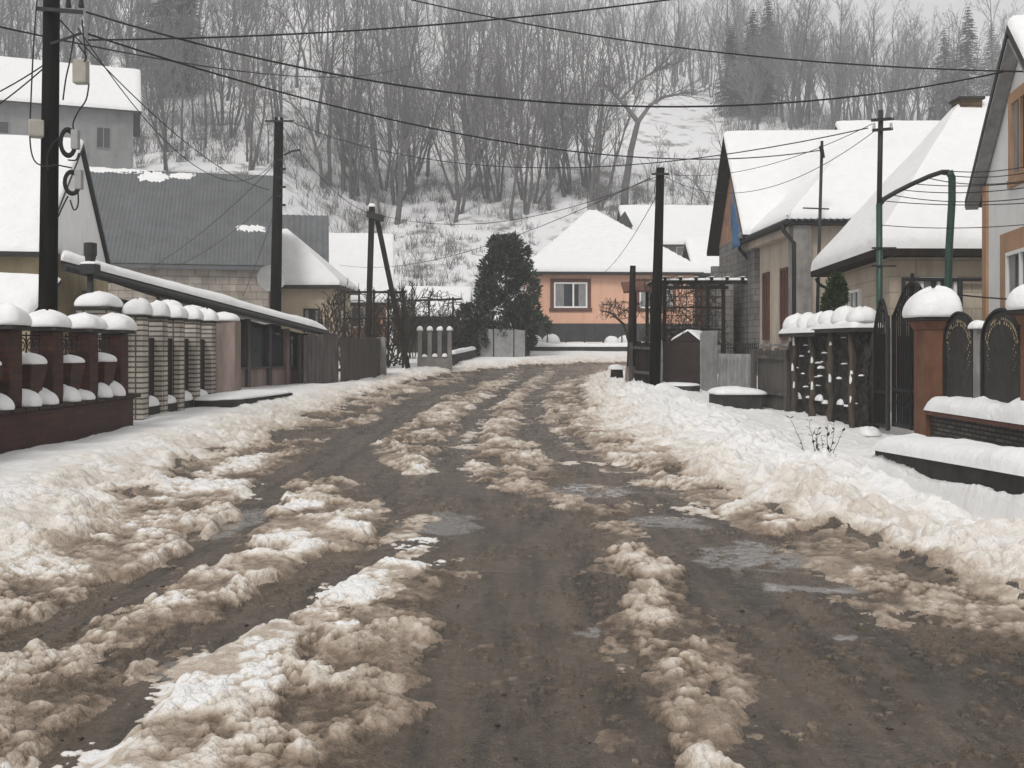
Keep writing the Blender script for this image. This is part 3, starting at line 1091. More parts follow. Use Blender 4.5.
def hip_house(root, c4, z0, ze, apex, wall_m, roof_m, oe=0.5, snow=0.25, th=0.14, plinth=None, seed=0, apex2=None, skip_snow=(), course=None):
    """c4: four corners (x, y) counter-clockwise from the front left; apex (and apex2 for a ridge) as 3D points"""
    pts = [Vector((x, y, 0)) for x, y in c4]
    cen = sum(pts, Vector()) / 4
    if plinth:
        pm, zp = plinth
        MB().prism([p + Z * z0 + (p - cen).normalized() * 0.04 for p in pts], Z * (zp - z0)).build('plinth', pm, root)
        MB().prism([p + Z * zp for p in pts], Z * (ze - zp)).build('wall', wall_m, root)
    else:
        MB().prism([p + Z * z0 for p in pts], Z * (ze - z0)).build('wall', wall_m, root)
    ex = [p + Vector(((1 if (p - cen).x > 0 else -1) * oe, (1 if (p - cen).y > 0 else -1) * oe, ze)) for p in pts]
    ap = Vector(apex)
    ap2 = Vector(apex2) if apex2 else ap
    m = MB()
    m.prism(ex, Z * -th)
    quads = [(ex[0], ex[1], ap2, ap), (ex[1], ex[2], ap2, ap2), (ex[2], ex[3], ap, ap2), (ex[3], ex[0], ap, ap)]
    for a, b, c, d in quads:
        m.add([a, b, c, d] if (c - d).length > 1e-6 else [a, b, c], [(0, 1, 2, 3)] if (c - d).length > 1e-6 else [(0, 1, 2)])
    m.build('roof', roof_m, root)
    for i, (a, b, c, d) in enumerate(quads):
        if i in skip_snow:
            continue
        snow_slab(a, b, c, d, snow, 24, 150 if course else 14, seed + i, 0.15, edges=(1, 0, 0, 0), course=course).build('roof_snow', SNOW, root, smooth=True)
    return ex


# ------------------------------------------------------------------ brown brick fence by the street
FX = -6.0
fz = 0.22
fence = thing('brick_fence', 'dark red brick street fence with snow capped posts and tapered flower pedestals', 'fence', (FX, 8.0, fz))
FY0, FY1 = 7.15, 15.3
MB().box((FX, (FY0 + FY1) / 2, fz - 0.3), (0.42, FY1 - FY0, 0.82)).build('base_wall', BRICKR, fence, bevel=0.012)
cm = MB()
cop = brick_mat('dark_coping', (0.05, 0.035, 0.03), (0.035, 0.028, 0.025), (0.02, 0.018, 0.016), 0.3, 0.2, 0.01)
k = 0
y = FY0 - 0.02
while y < FY1:
    cm.box((FX, y + 0.165, fz + 0.522), (0.52, 0.31, 0.05))
    y += 0.335
cm.build('coping', cop, fence, bevel=0.01)
post_y = [7.4 + 1.1 * i for i in range(8)]
zb = fz + 0.575
for i, y in enumerate(post_y):
    po = MB().box((FX, y, zb), (0.30, 0.30, 0.92)).build('post', BRICKR, fence, bevel=0.01)
    MB().box((FX, y, zb + 0.922), (0.45, 0.45, 0.05)).build('post_cap', DCONC, po, bevel=0.01)
    snow_cap((FX, y, zb + 0.972), 0.52, 0.52, 0.25, seed=i + 3).build('snow_cap', SNOW, po, smooth=True)
    if i < len(post_y) - 1:
        ym = y + 0.55
        pe = MB().box((FX, ym, zb + 0.0), (0.20, 0.24, 0.50), top=(1.75, 1.9)).build('pedestal', BRICKR, fence, bevel=0.012)
        snow_cap((FX, ym, zb + 0.502), 0.38, 0.46, 0.13, seed=i + 40).build('snow_cap', SNOW, pe, smooth=True)
        # heaps of snow on the wall top, a valley under the pedestal
        hm_ = MB()
        for q, (dy, hh, ww) in enumerate(((0.30, 0.25, 0.36), (0.76, 0.20, 0.40))):
            snow_cap((FX + 0.08, y + dy, zb - 0.004), 0.40, ww, hh * random.uniform(0.75, 1.25), seed=i * 5 + q, mb=hm_, power=2.2)
        hm_.build('snow_heap', SNOW, fence, smooth=True)
        # wrought lattice above the pedestal
        g = MB()
        for zz in (zb + 0.62, zb + 0.86):
            g.beam((FX, y + 0.2, zz), (FX, y + 0.9, zz), 0.02, 0.02)
        for q in range(4):
            yy = y + 0.28 + 0.18 * q
            pts = []
            for t in range(22):
                a = t / 21 * 2 * math.pi * 1.6
                r = 0.085 * (1 - t / 26)
                pts.append((FX, yy + r * math.cos(a), zb + 0.74 + r * math.sin(a) * 1.2))
            g.tube(pts, 0.009, 4)
        for q in range(5):
            yy = y + 0.2 + 0.175 * q
            g.beam((FX, yy, zb + 0.5), (FX, yy, zb + 0.9), 0.014, 0.014)
        g.build('iron_lattice', IRON, fence)

# pale pillar of the wicket behind it
gp = thing('gate_pillar', 'pale brick gate pillar with a broad snow cap behind the dark brick fence', 'pillar', (-6.62, 16.0, 0.3))
MB().box((-6.62, 16.0, 0.3), (0.5, 0.5, 1.80)).build('shaft', BRICKW, gp, bevel=0.01)
MB().box((-6.62, 16.0, 2.102), (0.62, 0.62, 0.05)).build('pillar_cap', DCONC, gp, bevel=0.01)
snow_cap((-6.62, 16.0, 2.152), 0.62, 0.62, 0.27, seed=77).build('snow_cap', SNOW, gp, smooth=True)

# ------------------------------------------------------------------ pale brick fence
pf = thing('pale_brick_fence', 'pale stacked brick posts with rounded snow caps and dark panels between', 'fence', (-6.0, 16.3, 0.3))
MB().box((-6.12, 18.3, 0.1), (0.22, 4.1, 0.42)).build('base_wall', DCONC, pf)
ly = [16.3, 17.2, 18.1, 19.0, 20.0]
for i, y in enumerate(ly):
    po = MB().box((-6.1, y, 0.1), (0.27, 0.27, 1.90)).build('post', BRICKW, pf, bevel=0.008)
    MB().box((-6.1, y, 2.002), (0.36, 0.36, 0.035)).build('post_cap', DCONC, po)
    snow_cap((-6.1, y, 2.038), 0.42, 0.42, 0.24, seed=i + 110).build('snow_cap', SNOW, po, smooth=True)
    if i < 4:
        y2 = ly[i + 1]
        MB().box((-6.13, (y + y2) / 2, 0.525), (0.05, y2 - y - 0.28, 1.15)).build('panel', BROWNSHEET, pf)
        snow_cap((-6.08, (y + y2) / 2, 0.523), 0.2, y2 - y - 0.36, 0.16, seed=i + 130).build('snow_heap', SNOW, pf, smooth=True)
pb = thing('pale_brick_gateposts', 'pair of pale brick gateposts with snow caps set behind the pale fence', 'gateposts', (-6.95, 20.4, 0.3))
for i, (x, y) in enumerate(((-6.95, 20.3), (-6.9, 21.6))):
    po = MB().box((x, y, 0.2), (0.36, 0.36, 2.0)).build('post', BRICKW, pb, bevel=0.008)
    MB().box((x, y, 2.202), (0.44, 0.44, 0.035)).build('post_cap', DCONC, po)
    snow_cap((x, y, 2.238), 0.5, 0.5, 0.22, seed=i + 210).build('snow_cap', SNOW, po, smooth=True)

# lantern-like post in the yard
lp = thing('vent_pipe', 'dark round headed pipe with a small snowy box standing behind the brick fence', 'pipe', (-7.0, 16.6, 0.3))
MB().tube([(-7.0, 16.6, 0.3), (-7.0, 16.6, 2.72)], 0.055, 10).build('shaft', STEEL, lp, smooth=True)
MB().box((-6.98, 16.55, 2.72), (0.26, 0.22, 0.16)).build('box', STEEL, lp, bevel=0.01)
snow_cap((-6.98, 16.55, 2.88), 0.27, 0.24, 0.05, seed=5).build('snow_cap', SNOW, lp, smooth=True)
MB().tube([(-7.0, 16.6, 2.9), (-7.0, 16.6, 3.02), (-7.0, 16.6, 3.04), (-7.0, 16.6, 3.24), (-7.0, 16.6, 3.25)], [0.07, 0.09, 0.105, 0.105, 0.06], 10).build('head', STEEL, lp, smooth=False)

# ------------------------------------------------------------------ white-gabled house with its lean-to
A = thing('gabled_house', 'white gabled house with a snowy roof and yellowed lower wall behind the utility pole', 'house', (-8.7, 19.2, 0.3))
ga = gable_house(A, (-9.05, 19.2), (-0.978, -0.2095), (-0.2095, 0.978), 10, 7.0, 0.2, 3.45, 6.02, YELLOW, STEEL, WHITEP, oe=0.35, og=0.09, snow=0.11, seed=20, th=0.1)
MB().box((-11.2, 18.7, 2.6), (3.2, 0.9, 0.08), rz=0.21).build('awning', STEEL, A)
n_ = Vector((-0.2095, 0.978, 0)).cross(Z)
window(A, Vector((-9.35, 22.3, 1.3)), (-0.2095, 0.978, 0), (0.978, 0.2095, 0), 1.1, 1.2, frame_m=DWOOD, curtain=False)
sa = MB()
snow_slab((-11.1, 16.6, 1.85), (-8.45, 17.2, 1.85), (-8.2, 18.2, 2.75), (-11.0, 17.7, 2.75), 0.16, 14, 8, 8, mb=sa)
po = thing('porch_canopy', 'low porch canopy thick with snow beside the house wall', 'canopy', (-9.8, 17.3, 0.3))
slab(Vector((-11.1, 16.6, 1.85)), Vector((-8.45, 17.2, 1.85)), Vector((-8.2, 18.2, 2.75)), Vector((-11.0, 17.7, 2.75)), 0.07).build('canopy_roof', STEEL, po)
sa.build('snow_layer', SNOW, po, smooth=True)
for x, y, h in ((-8.6, 17.3, 1.55), (-10.9, 16.8, 1.55), (-8.4, 18.1, 2.35), (-10.9, 17.6, 2.35)):
    MB().box((x, y, 0.25), (0.09, 0.09, h)).build('post', DWOOD, po)

lt = thing('lean_to_shed', 'long low lean-to shed with a thick snow edge and glazed pinkish front', 'shed', (-6.6, 24.5, 0.35))
fa, fb, bb, ba = Vector((-8.55, 18.95, 3.16)), Vector((-5.2, 28.3, 1.99)), Vector((-9.6, 30.0, 2.75)), Vector((-9.3, 20.6, 3.42))
slab(fa, fb, bb, ba, 0.10).build('roof', STEEL, lt)
snow_slab(fa, fb, bb, ba, 0.19, 40, 10, 31, 0.3).build('roof_snow', SNOW, lt, smooth=True)
MB().tube([fa + V2(0.07, -0.02, -0.13), fb + V2(0.07, -0.02, -0.13)], 0.07, 8).build('gutter', STEEL, lt)


def lean(Y, off=0.0):
    return Vector((-8.55 + (Y - 18.95) * 0.3583 - off, Y, 0))


def leanz(Y):
    return 3.16 + (Y - 18.95) * (1.99 - 3.16) / 9.35 - 0.13


ew = (lean(28) - lean(24)).normalized()
nw = Vector((ew.y, -ew.x, 0))
wm = MB()
q0, q1 = lean(23.6, 0.45), lean(27.9, 0.45)
wm.prism([q0 + Z * 0.2, q1 + Z * 0.2, q1 + Z * 0.98, q0 + Z * 0.98], -nw * 0.08)
wm.build('front_panel', PINKISH, lt)
MB().prism([q0 + Z * 0.985 - nw * 0.03, q1 + Z * 0.985 - nw * 0.03, q1 + Z * (leanz(27.9) - 0.02) - nw * 0.03, q0 + Z * (leanz(23.6) - 0.02) - nw * 0.03], -nw * 0.03).build('glazing', GLASS, lt)
for i, Y in enumerate((23.6, 24.5, 25.3, 26.2, 27.0, 27.9)):
    c = lean(Y, 0.42)
    MB().box((c.x, c.y, 0.2), (0.12, 0.12, leanz(Y) - 0.2), rz=-0.35).build('post', PINKISH if i in (0, 1, 4) else GWOOD, lt)
MB().beam(q0 + Z * 0.99 + nw * 0.03, q1 + Z * 0.99 + nw * 0.03, 0.08, 0.05).build('rail', GWOOD, lt)
bk0, bk1 = lean(22.0, 2.6), lean(28.5, 3.2)
MB().prism([bk0 + Z * 0.2, bk1 + Z * 0.2, bk1 + Z * 2.3, bk0 + Z * 2.9], -nw * 0.1).build('back_wall', BLOCK, lt)
sp = MB()
sp.tube([fa + V2(0.95, 2.55, -0.47), fa + V2(0.95, 2.55, -0.62), fa + V2(1.05, 2.62, -0.72), fa + V2(1.35, 2.9, -0.80), fa + V2(1.38, 2.95, -0.95)], 0.045, 8)
sp.build('downpipe', STEEL, lt, smooth=True)

pk = thing('pink_gate_post', 'pinkish plank gate post with a flat snow cap next to the shed', 'gate post', (-6.15, 21.7, 0.35))
MB().box((-6.15, 21.7, 0.2), (0.40, 0.5, 1.88)).build('shaft', PINKISH, pk, bevel=0.01)
snow_cap((-6.25, 21.7, 2.082), 0.62, 0.6, 0.2, seed=301).build('snow_cap', SNOW, pk, smooth=True)
MB().box((-6.56, 21.8, 0.2), (0.38, 0.08, 1.80)).build('gate_leaf', BROWNSHEET, pk)
sl = thing('culvert_slab', 'snow covered concrete slab bridging the roadside ditch before the shed', 'slab', (-5.25, 19.6, 0.3))
MB().box((-5.45, 20.6, 0.1), (0.75, 3.6, 0.40), rz=-0.1).build('concrete_slab', DCONC, sl, bevel=0.02)
snow_cap((-5.46, 20.6, 0.502), 0.78, 3.6, 0.13, rz=-0.1, seed=4, power=7).build('snow_layer', SNOW, sl, smooth=True)


def plank_fence(name, label, pts, h, m, gap=0.01, bw=0.14, group=None, z_off=-0.1, hv=0.04, rails=True, post_m=None, snow=False, th=0.025):
    c = Vector((*pts[0], gz(*pts[0])))
    r = thing(name, label, 'fence', c, group)
    bm_ = MB()
    for (x0, y0), (x1, y1) in zip(pts[:-1], pts[1:]):
        L = math.hypot(x1 - x0, y1 - y0)
        n = max(1, int(L / (bw + gap)))
        rz = math.atan2(y1 - y0, x1 - x0)
        e = Vector((x1 - x0, y1 - y0, 0)) / L
        for i in range(n):
            t = (i + 0.5) / n
            x, y = x0 + (x1 - x0) * t, y0 + (y1 - y0) * t
            bm_.box((x, y, gz(x, y) + z_off), (L / n - gap, th, h + random.uniform(-hv, hv)), rz=rz)
        nn = Vector((e.y, -e.x, 0))
        za, zb_ = gz(x0, y0), gz(x1, y1)
        for f in (0.25, 0.8):
            MB().beam(Vector((x0, y0, za + h * f)) - nn * 0.05, Vector((x1, y1, zb_ + h * f)) - nn * 0.05, 0.05, 0.08).build('rail', post_m or GWOOD, r)
        np_ = max(1, round(L / 2.2))
        for i in range(np_ + 1):
            t = i / np_
            x, y = x0 + (x1 - x0) * t, y0 + (y1 - y0) * t
            MB().box((x - nn.x * 0.12, y - nn.y * 0.12, gz(x, y) - 0.1), (0.09, 0.09, h), rz=rz).build('post', post_m or GWOOD, r)
    bm_.build('boards', m, r)
    return r


plank_fence('board_fence', 'weathered grey board fence running on from the shed towards the bend', [(-4.85, 28.3), (-4.3, 31.5), (-4.15, 33.0)], 1.35, GWOOD, bw=0.16)
GREYPINK = mat('grey_pink_boards', (0.10, 0.09, 0.087), 0.85, 0.4, 6, 0.3, 30, stretch=(1, 1, 0.2))
plank_fence('board_fence', 'grey pink upright board fence under the low end of the lean-to', [(-5.62, 26.95), (-4.9, 28.2)], 1.45, GREYPINK, bw=0.15)
cp = tag(MB().box((-4.2, 32.2, gz(-4.2, 32.2) - 0.1), (0.28, 0.24, 1.35), top=(0.9, 0.9)).build('concrete_post', CONC, None, bevel=0.01), 'pale concrete post standing against the grey board fence', 'post')
# ------------------------------------------------------------------ grey roofed block house and small houses behind the lean-to
B = thing('block_house', 'unplastered block house under a long grey corrugated metal roof', 'house', (-9.3, 38.3, 0.9))
e2 = Vector((-0.2375, 0.9714, 0))
e1 = Vector((-0.9714, -0.2375, 0))
gable_house(B, (-9.35, 38.4), e1[:2], e2[:2], 10, 9.2, 0.6, 4.75, 8.75, BLOCK, MROOF, BLOCK, oe=0.3, og=0.25, snow=0, rib=(0.15, 0.011), seed=40)
for (u0, v0, wu, wv, sd_) in ((3.9, 3.9, 1.5, 0.72, 1), (2.9, 4.15, 1.2, 0.42, 2), (0.0, 1.35, 1.35, 0.42, 3), (4.6, 4.35, 4.6, 0.35, 4)):
    m_ = MB()
    G = []
    rr = random.Random(sd_)
    nn_ = 30 if wu > 2 else 16
    for i in range(nn_ + 1):
        row = []
        for j in range(9):
            u, v = i / nn_, j / 8
            vv_ = v0 + wv * v
            q = Vector((-9.35, 38.4, 0)) + e1 * (u0 + wu * u) + e2 * vv_ + Z * (4.75 + (8.75 - 4.75) / 4.6 * vv_ + 0.135)
            f = 1 - abs(2 * u - 1) ** 3 - abs(2 * v - 1) ** 3 + rr.uniform(-0.75, 0.25)
            row.append(q + Z * (0.05 * math.sqrt(f) if f > 0.1 else -0.03))
        G.append(row)
    m_.grid(G)
    m_.build('snow_patch', SNOW, B, smooth=True)
n1 = Vector((e1.y, -e1.x, 0))
if n1.y > 0:
    n1 = -n1
dc = P(271, 279, 37.3)
ds = thing('satellite_dish', 'pale round satellite dish on the block house wall', 'satellite dish', dc + V2(0.1, 0.6, 0))
G = []
dn = Vector((0.35, -0.9, 0.25)).normalized()
du = dn.cross(Z).normalized()
dv_ = du.cross(dn)
for i in range(7):
    r = 0.52 * i / 6
    G.append([dc + (du * math.cos(t) + dv_ * math.sin(t)) * r + dn * (0.35 * r * r) for t in [2 * math.pi * j / 24 for j in range(25)]])
MB().grid(G).build('reflector', PLASTIC, ds, smooth=True)
MB().tube([dc, dc + V2(0.05, 0.3, -0.05), dc + V2(0.1, 0.75, -0.1)], 0.03, 6).build('mount', STEEL, ds)
MB().tube([dc - dv_ * 0.45 + dn * 0.08, dc + dn * 0.42], 0.015, 5).tube([dc + dn * 0.40, dc + dn * 0.52], 0.05, 8).build('receiver_arm', STEEL, ds)

I = thing('small_cottage', 'small pale cottage with a steep snowy roof beside the grey metal roof', 'cottage', (-9.2, 43.5, 0.9))
hip_house(I, [(-12.4, 43.2), (-7.75, 43.2), (-7.75, 48.0), (-12.4, 48.0)], 0.7, 4.2, (-10.4, 45.4, 6.75), CREAM, STEEL, oe=0.4, snow=0.16, seed=50, apex2=(-10.2, 45.4, 6.75))
window(I, (-9.0, 43.2, 2.2), (1, 0, 0), (0, -1, 0), 0.7, 1.0, frame_m=DWOOD)
window(I, (-11.4, 43.2, 2.2), (1, 0, 0), (0, -1, 0), 0.7, 1.0, frame_m=DWOOD)
J = thing('metal_roofed_barn', 'barn with a plain dark grey metal roof showing behind the cottage', 'barn', (-11, 52, 1.5))
gable_house(J, (-9.75, 51.5), (-1, -0.18), (-0.18, 1), 9, 5.0, 1.0, 5.9, 8.5, GREYW, MROOF, GREYW, oe=0.4, og=0.3, snow=0, rib=(0.3, 0.02), seed=60)
K = thing('orange_house', 'orange walled house with a snowy roof behind the leaning pole', 'house', (-7.5, 60, 1.6))
gable_house(K, (-7.4, 58.5), (-1, -0.12), (-0.12, 1), 6.0, 7, 1.2, 4.55, 8.3, ORANGE, STEEL, ORANGE, oe=0.5, og=0.5, snow=0.17, seed=70)
window(K, (-10.1, 58.17, 2.7), (0.993, 0.119, 0), (0.119, -0.993, 0), 1.5, 1.2)
K2 = thing('low_shed', 'low shed with a snowy flat roof between the orange house and the evergreen', 'shed', (-4, 52, 1.3))
gable_house(K2, (-2.5, 53.0), (-1, 0.0), (0.0, 1), 3.6, 4, 1.0, 3.25, 4.6, DCONC, STEEL, DCONC, oe=0.3, og=0.3, snow=0.17, seed=72)
Lh = thing('hillside_house', 'grey rendered house with a snow covered roof up on the hillside', 'house', (-30, 75, 14))
gable_house(Lh, (-28.6, 75.5), (-0.93, -0.36), (-0.36, 0.93), 14, 8, 10, 19.7, 23.2, GREYW, STEEL, GREYW, oe=0.6, og=0.6, snow=0.3, seed=80)
window(Lh, (-31.0, 74.57, 16.4), (0.93, 0.36, 0), (0.36, -0.93, 0), 1.0, 1.6, frame_m=GREYW, pane_m=DARKW, curtain=False)
window(Lh, (-38.0, 71.86, 17.0), (0.93, 0.36, 0), (0.36, -0.93, 0), 1.7, 0.9, frame_m=GREYW, pane_m=DARKW, curtain=False)

# ------------------------------------------------------------------ the bend: white fence, gate panels, evergreen, walls
wf = thing('white_concrete_fence', 'short pale concrete fence with four snow topped posts at the bend', 'fence', (-3.0, 39, 0.85))
zf = gz(-3.2, 38.6)
MB().box((-3.0, 38.9, zf - 0.2), (1.35, 0.2, 0.58)).build('base_wall', WCONC, wf)
for i in range(4):
    x = -3.58 + 0.385 * i
    po = MB().box((x, 38.9, zf + 0.382), (0.16, 0.2, 1.02)).build('post', WCONC, wf)
    snow_cap((x, 38.9, zf + 1.404), 0.24, 0.28, 0.16, seed=i + 400).build('snow_cap', SNOW, po, smooth=True)
    if i < 3:
        MB().box((x + 0.19, 38.9, zf + 0.384), (0.2, 0.05, 0.85)).build('panel', DCONC, wf)
        snow_cap((x + 0.19, 38.85, zf + 0.383), 0.2, 0.2, 0.12, seed=i + 420).build('snow_heap', SNOW, wf, smooth=True)
lw = thing('low_wall', 'low dark wall with a snow ridge between pale fence and gate panels', 'wall', (-2.2, 46, 0.9))
MB().prism([(-2.35, 40.5, 0.5), (-1.75, 47.6, 0.7), (-1.75, 47.6, 1.42), (-2.35, 40.5, 1.24)], (-0.2, 0.02, 0)).build('masonry', DCONC, lw)
snow_slab((-2.3, 40.5, 1.244), (-1.7, 47.6, 1.424), (-2.0, 47.6, 1.424), (-2.6, 40.5, 1.244), 0.16, 16, 4, 5, rnd=0.15).build('snow_layer', SNOW, lw, smooth=True)
gt = thing('metal_gate', 'pale sheet metal gate of three panels in front of the evergreen', 'gate', (-0.5, 48.3, 1.0))
for i, (x0, x1) in enumerate(((-1.66, -0.92), (-0.86, 0.06), (0.12, 0.62))):
    MB().prism([(x0, 48.2 + 0.02 * i, 0.9), (x1, 48.2 + 0.02 * i, 0.9), (x1 + 0.0, 48.2, 2.40 - 0.03 * i), (x0, 48.2, 2.46 - 0.03 * i)], (0, 0.04, 0)).build('gate_panel', GALV, gt)
for x in (-1.7, -0.89, 0.09, 0.66):
    MB().box((x, 48.28, 0.9), (0.06, 0.06, 1.55)).build('post', STEEL, gt)
rw = thing('retaining_wall', 'low stone retaining wall with snow on top before the peach house', 'wall', (3.5, 53, 1.1))
MB().box((3.9, 53.4, 0.6), (6.6, 0.3, 0.96)).build('masonry', DCONC, rw)
snow_slab((0.55, 53.2, 1.565), (7.25, 53.2, 1.565), (7.25, 53.65, 1.565), (0.55, 53.65, 1.565), 0.22, 30, 4, 9, rnd=0.2, amp=0.5).build('snow_layer', SNOW, rw, smooth=True)
for i in range(7):
    MB().box((0.9 + i * 1.0, 53.75, 1.4), (0.06, 0.06, 0.9)).build('fence_post', STEEL, rw)
for i, (x, y, s_) in enumerate(((1.25, 54.1, 0.5), (2.1, 54.2, 0.62), (5.4, 54.1, 0.5), (6.2, 54.2, 0.55))):
    sh = MB()
    snow_cap((x, y, gz(x, y) - 0.05), s_ * 1.6, s_ * 1.4, s_ * 0.9, seed=i + 500, mb=sh, power=2.2)
    so_ = sh.build('snowed_shrub', SNOW, None, smooth=True)
    tag(so_, ['rounded low shrub buried under snow nearest the evergreen', 'larger snow buried shrub below the peach house window', 'snow buried shrub on the retaining wall near the fence', 'end snow buried shrub close to the dark wooden post'][i], 'shrub', 'snowed shrubs on the retaining wall')

# ------------------------------------------------------------------ peach house
PH = thing('peach_house', 'peach plastered house with dark plinth and a snow covered hip roof', 'house', (5.3, 56, 1.4))
ex = hip_house(PH, [(0.95, 55.3), (10.2, 55.9), (10.0, 64.5), (0.7, 64)], 1.0, 5.70, (4.75, 60.0, 9.75), PEACH, STEEL, oe=0.45, snow=0.18, plinth=(DARKW, 2.86), seed=90, course=0.40)
e = Vector((9.25, 0.6, 0)).normalized()
n = Vector((e.y, -e.x, 0))
for x in (2.32, 7.1):
    o_ = Vector((0.95, 55.3, 0)) + e * (x - 0.95) + Z * 3.72
    window(PH, o_, e, n, 1.86, 1.42, trim_m=RTRIM, tw=0.2, bar=0.09, mullions=(0.58,), curtain=True)
MB().box((1.45, 55.22, 5.5), (0.4, 0.3, 0.06)).build('bracket', STEEL, PH)
MB().box((4.75, 60.0, 9.55), (0.45, 0.45, 0.75)).build('chimney', CONC, PH)

# ------------------------------------------------------------------ houses beyond it
G1 = thing('far_house', 'grey house with a wide snow roof and a tiny dormer above the peach roof', 'house', (14, 76, 3))
gable_house(G1, (9.2, 76), (1, 0.03), (-0.03, 1), 11.5, 9, 2.5, 9.6, 12.6, GREYW, STEEL, GREYW, oe=0.6, og=0.5, snow=0.3, seed=100)
window(G1, (12.5, 76.1, 7.6), (1, 0.03, 0), (0.03, -1, 0), 1.5, 1.6)
dm = MB()
dm.prism([P(617, 226, 76.2), P(633, 226, 76.2), P(625, 211, 76.2)], (0, 2.4, 0))
dm.build('dormer', DARKW, G1)
G2 = thing('low_outbuilding', 'low outbuilding with a snowy lean roof behind the brick gable', 'outbuilding', (12, 58, 2))
gable_house(G2, (11.3, 60), (1, 0.0), (0.0, 1), 6.0, 5, 1.0, 6.2, 8.0, DCONC, STEEL, DCONC, oe=0.5, og=0.5, snow=0.3, seed=104)
F1 = thing('distant_house', 'distant house of which only the snowy roof shows over the ridge', 'house', (26, 62, 3))
gable_house(F1, (22.0, 62), (1, 0.0), (0.0, 1), 11, 9, 2.0, 12.5, 16.2, BEIGE, STEEL, BEIGE, oe=0.5, og=0.5, snow=0.3, seed=107)

# ------------------------------------------------------------------ brick gabled house C with the beige wing D
Cc = thing('brick_gable_house', 'house with an orange brick gable, dark rake boards and big snowy roof', 'house', (8, 36, 0.6))
gable_house(Cc, (7.75, 32.0), (1, 0.0), (0.0, 1), 12, 5.4, 0.4, 5.3, 8.75, BLOCKG, DWOOD, BRICKO, oe=0.25, og=0.42, snow=0.18, seed=110)
tp = MB()
G = []
for i in range(7):
    u = i / 6
    yy = 32.05 + 1.15 * u
    zt2 = 5.25 + (yy - 32.0) * 1.28
    G.append([Vector((7.28 + 0.03 * math.sin(i * 2.2 + j), yy, 4.75 + (zt2 - 4.75) * j / 8)) for j in range(9)])
tp.grid(G)
tb = tp.build('tarpaulin', BLUE, None, smooth=True)
sol = tb.modifiers.new('thick', 'SOLIDIFY')
sol.thickness = 0.01
tag(tb, 'blue tarpaulin hanging on the orange brick gable', 'tarpaulin')
Dh = thing('beige_house', 'beige plastered house with tall brown window frames and corrugated eave', 'house', (8, 28, 0.5))
ex = hip_house(Dh, [(8.05, 27.9), (15.5, 27.9), (15.5, 33.0), (7.9, 33.0)], 0.3, 5.05, (10.5, 31.9, 7.6), BEIGE, STEEL, oe=0.4, snow=0.18, seed=115, apex2=(15.5, 32.4, 8.0), skip_snow=(1, 2))
cw = MB()
Gq = []
for i in range(181):
    u = i / 180
    z_ = 0.03 * math.sin(u * 45 * 2 * math.pi)
    Gq.append([Vector((7.65 + 8 * u, 27.42, 5.02 + z_)), Vector((7.65 + 8 * u, 27.9, 5.20 + z_))])
cw.grid(Gq)
c_ = cw.build('corrugated_edge', MROOF, Dh)
MB().box((8.02, 27.87, 0.3), (0.5, 0.5, 4.6)).build('corner_pilaster', CONC, Dh)
MB().beam((7.9, 28.0, 4.86), (7.76, 33.0, 4.86), 0.3, 0.34).build('cornice', BEIGE, Dh)
sw = (Vector((7.9, 33.0, 0)) - Vector((8.05, 27.9, 0))).normalized()
for y_ in (28.4, 30.25):
    o_ = Vector((8.05, 27.9, 0)) + sw * (y_ - 27.9 + 0.62) + Z * 1.75
    window(Dh, o_ - sw * 0.0, sw, Vector((-1, -0.03, 0)).normalized(), 0.62, 2.1, frame_m=RTRIM, mullions=(0.5,), bar=0.07, curtain=False)
    MB().beam(o_ - sw * 0.2 - Z * 0.16 + V2(-0.08, 0), o_ + sw * 0.95 - Z * 0.16 + V2(-0.08, 0), 0.2, 0.06).build('sill', CONC, Dh)
gu = MB().tube([(7.55, 27.45, 4.98), (7.42, 33.4, 4.98)], 0.08, 8).build('gutter', STEEL, Dh)
for y_ in (27.7, 33.0):
    MB().tube([(7.5, y_, 4.95), (7.52, y_, 4.75), (7.8, y_ - 0.05, 4.4), (7.8, y_ - 0.05, 0.6)], 0.06, 8).build('downpipe', STEEL, Dh, smooth=True)
wl = thing('block_yard_wall', 'raw grey block wall section with a red brown door frame beside the brick gable', 'wall', (7.0, 33.6, 0.5))
MB().box((7.25, 34.8, 0.3), (0.3, 2.6, 3.6)).build('masonry', BLOCKG, wl)
MB().box((6.95, 33.1, 0.3), (0.7, 0.25, 3.9)).build('pier', BLOCKG, wl)
MB().box((6.72, 33.3, 0.3), (0.12, 0.3, 3.3)).box((6.3, 33.3, 0.3), (0.12, 0.3, 3.3)).build('door_frame', RTRIM, wl)

# ------------------------------------------------------------------ cream house E with the hip roof
E = thing('cream_house', 'cream panelled house under a heavy snow hip roof with a brick chimney', 'house', (7.6, 20.4, 0.4))
ex = hip_house(E, [(7.75, 20.5), (14.5, 20.7), (14.6, 26.2), (8.25, 25.8)], 0.2, 3.50, (10.55, 23.4, 7.15), PANELM, DWOOD, oe=0.42, snow=0.23, seed=120, apex2=(11.2, 23.4, 7.15))
MB().box((10.62, 23.35, 6.75), (0.50, 0.46, 0.50)).build('chimney', CHIMB, E)
MB().box((10.62, 23.35, 7.252), (0.6, 0.56, 0.06)).build('chimney_cap', DCONC, E)
MB().box((7.62, 20.3, 3.42), (0.3, 0.3, 0.22)).build('eave_block', DWOOD, E)
we = Vector((0.5, 5.3, 0)).normalized()
window(E, Vector((7.75, 20.5, 1.6)) + we * 2.3, we, (-0.9956, 0.0939, 0), 0.95, 1.25, curtain=True)
window(E, Vector((8.35, 20.5, 1.75)), (1, 0.03, 0), (0.03, -1, 0), 0.75, 1.2, curtain=True)
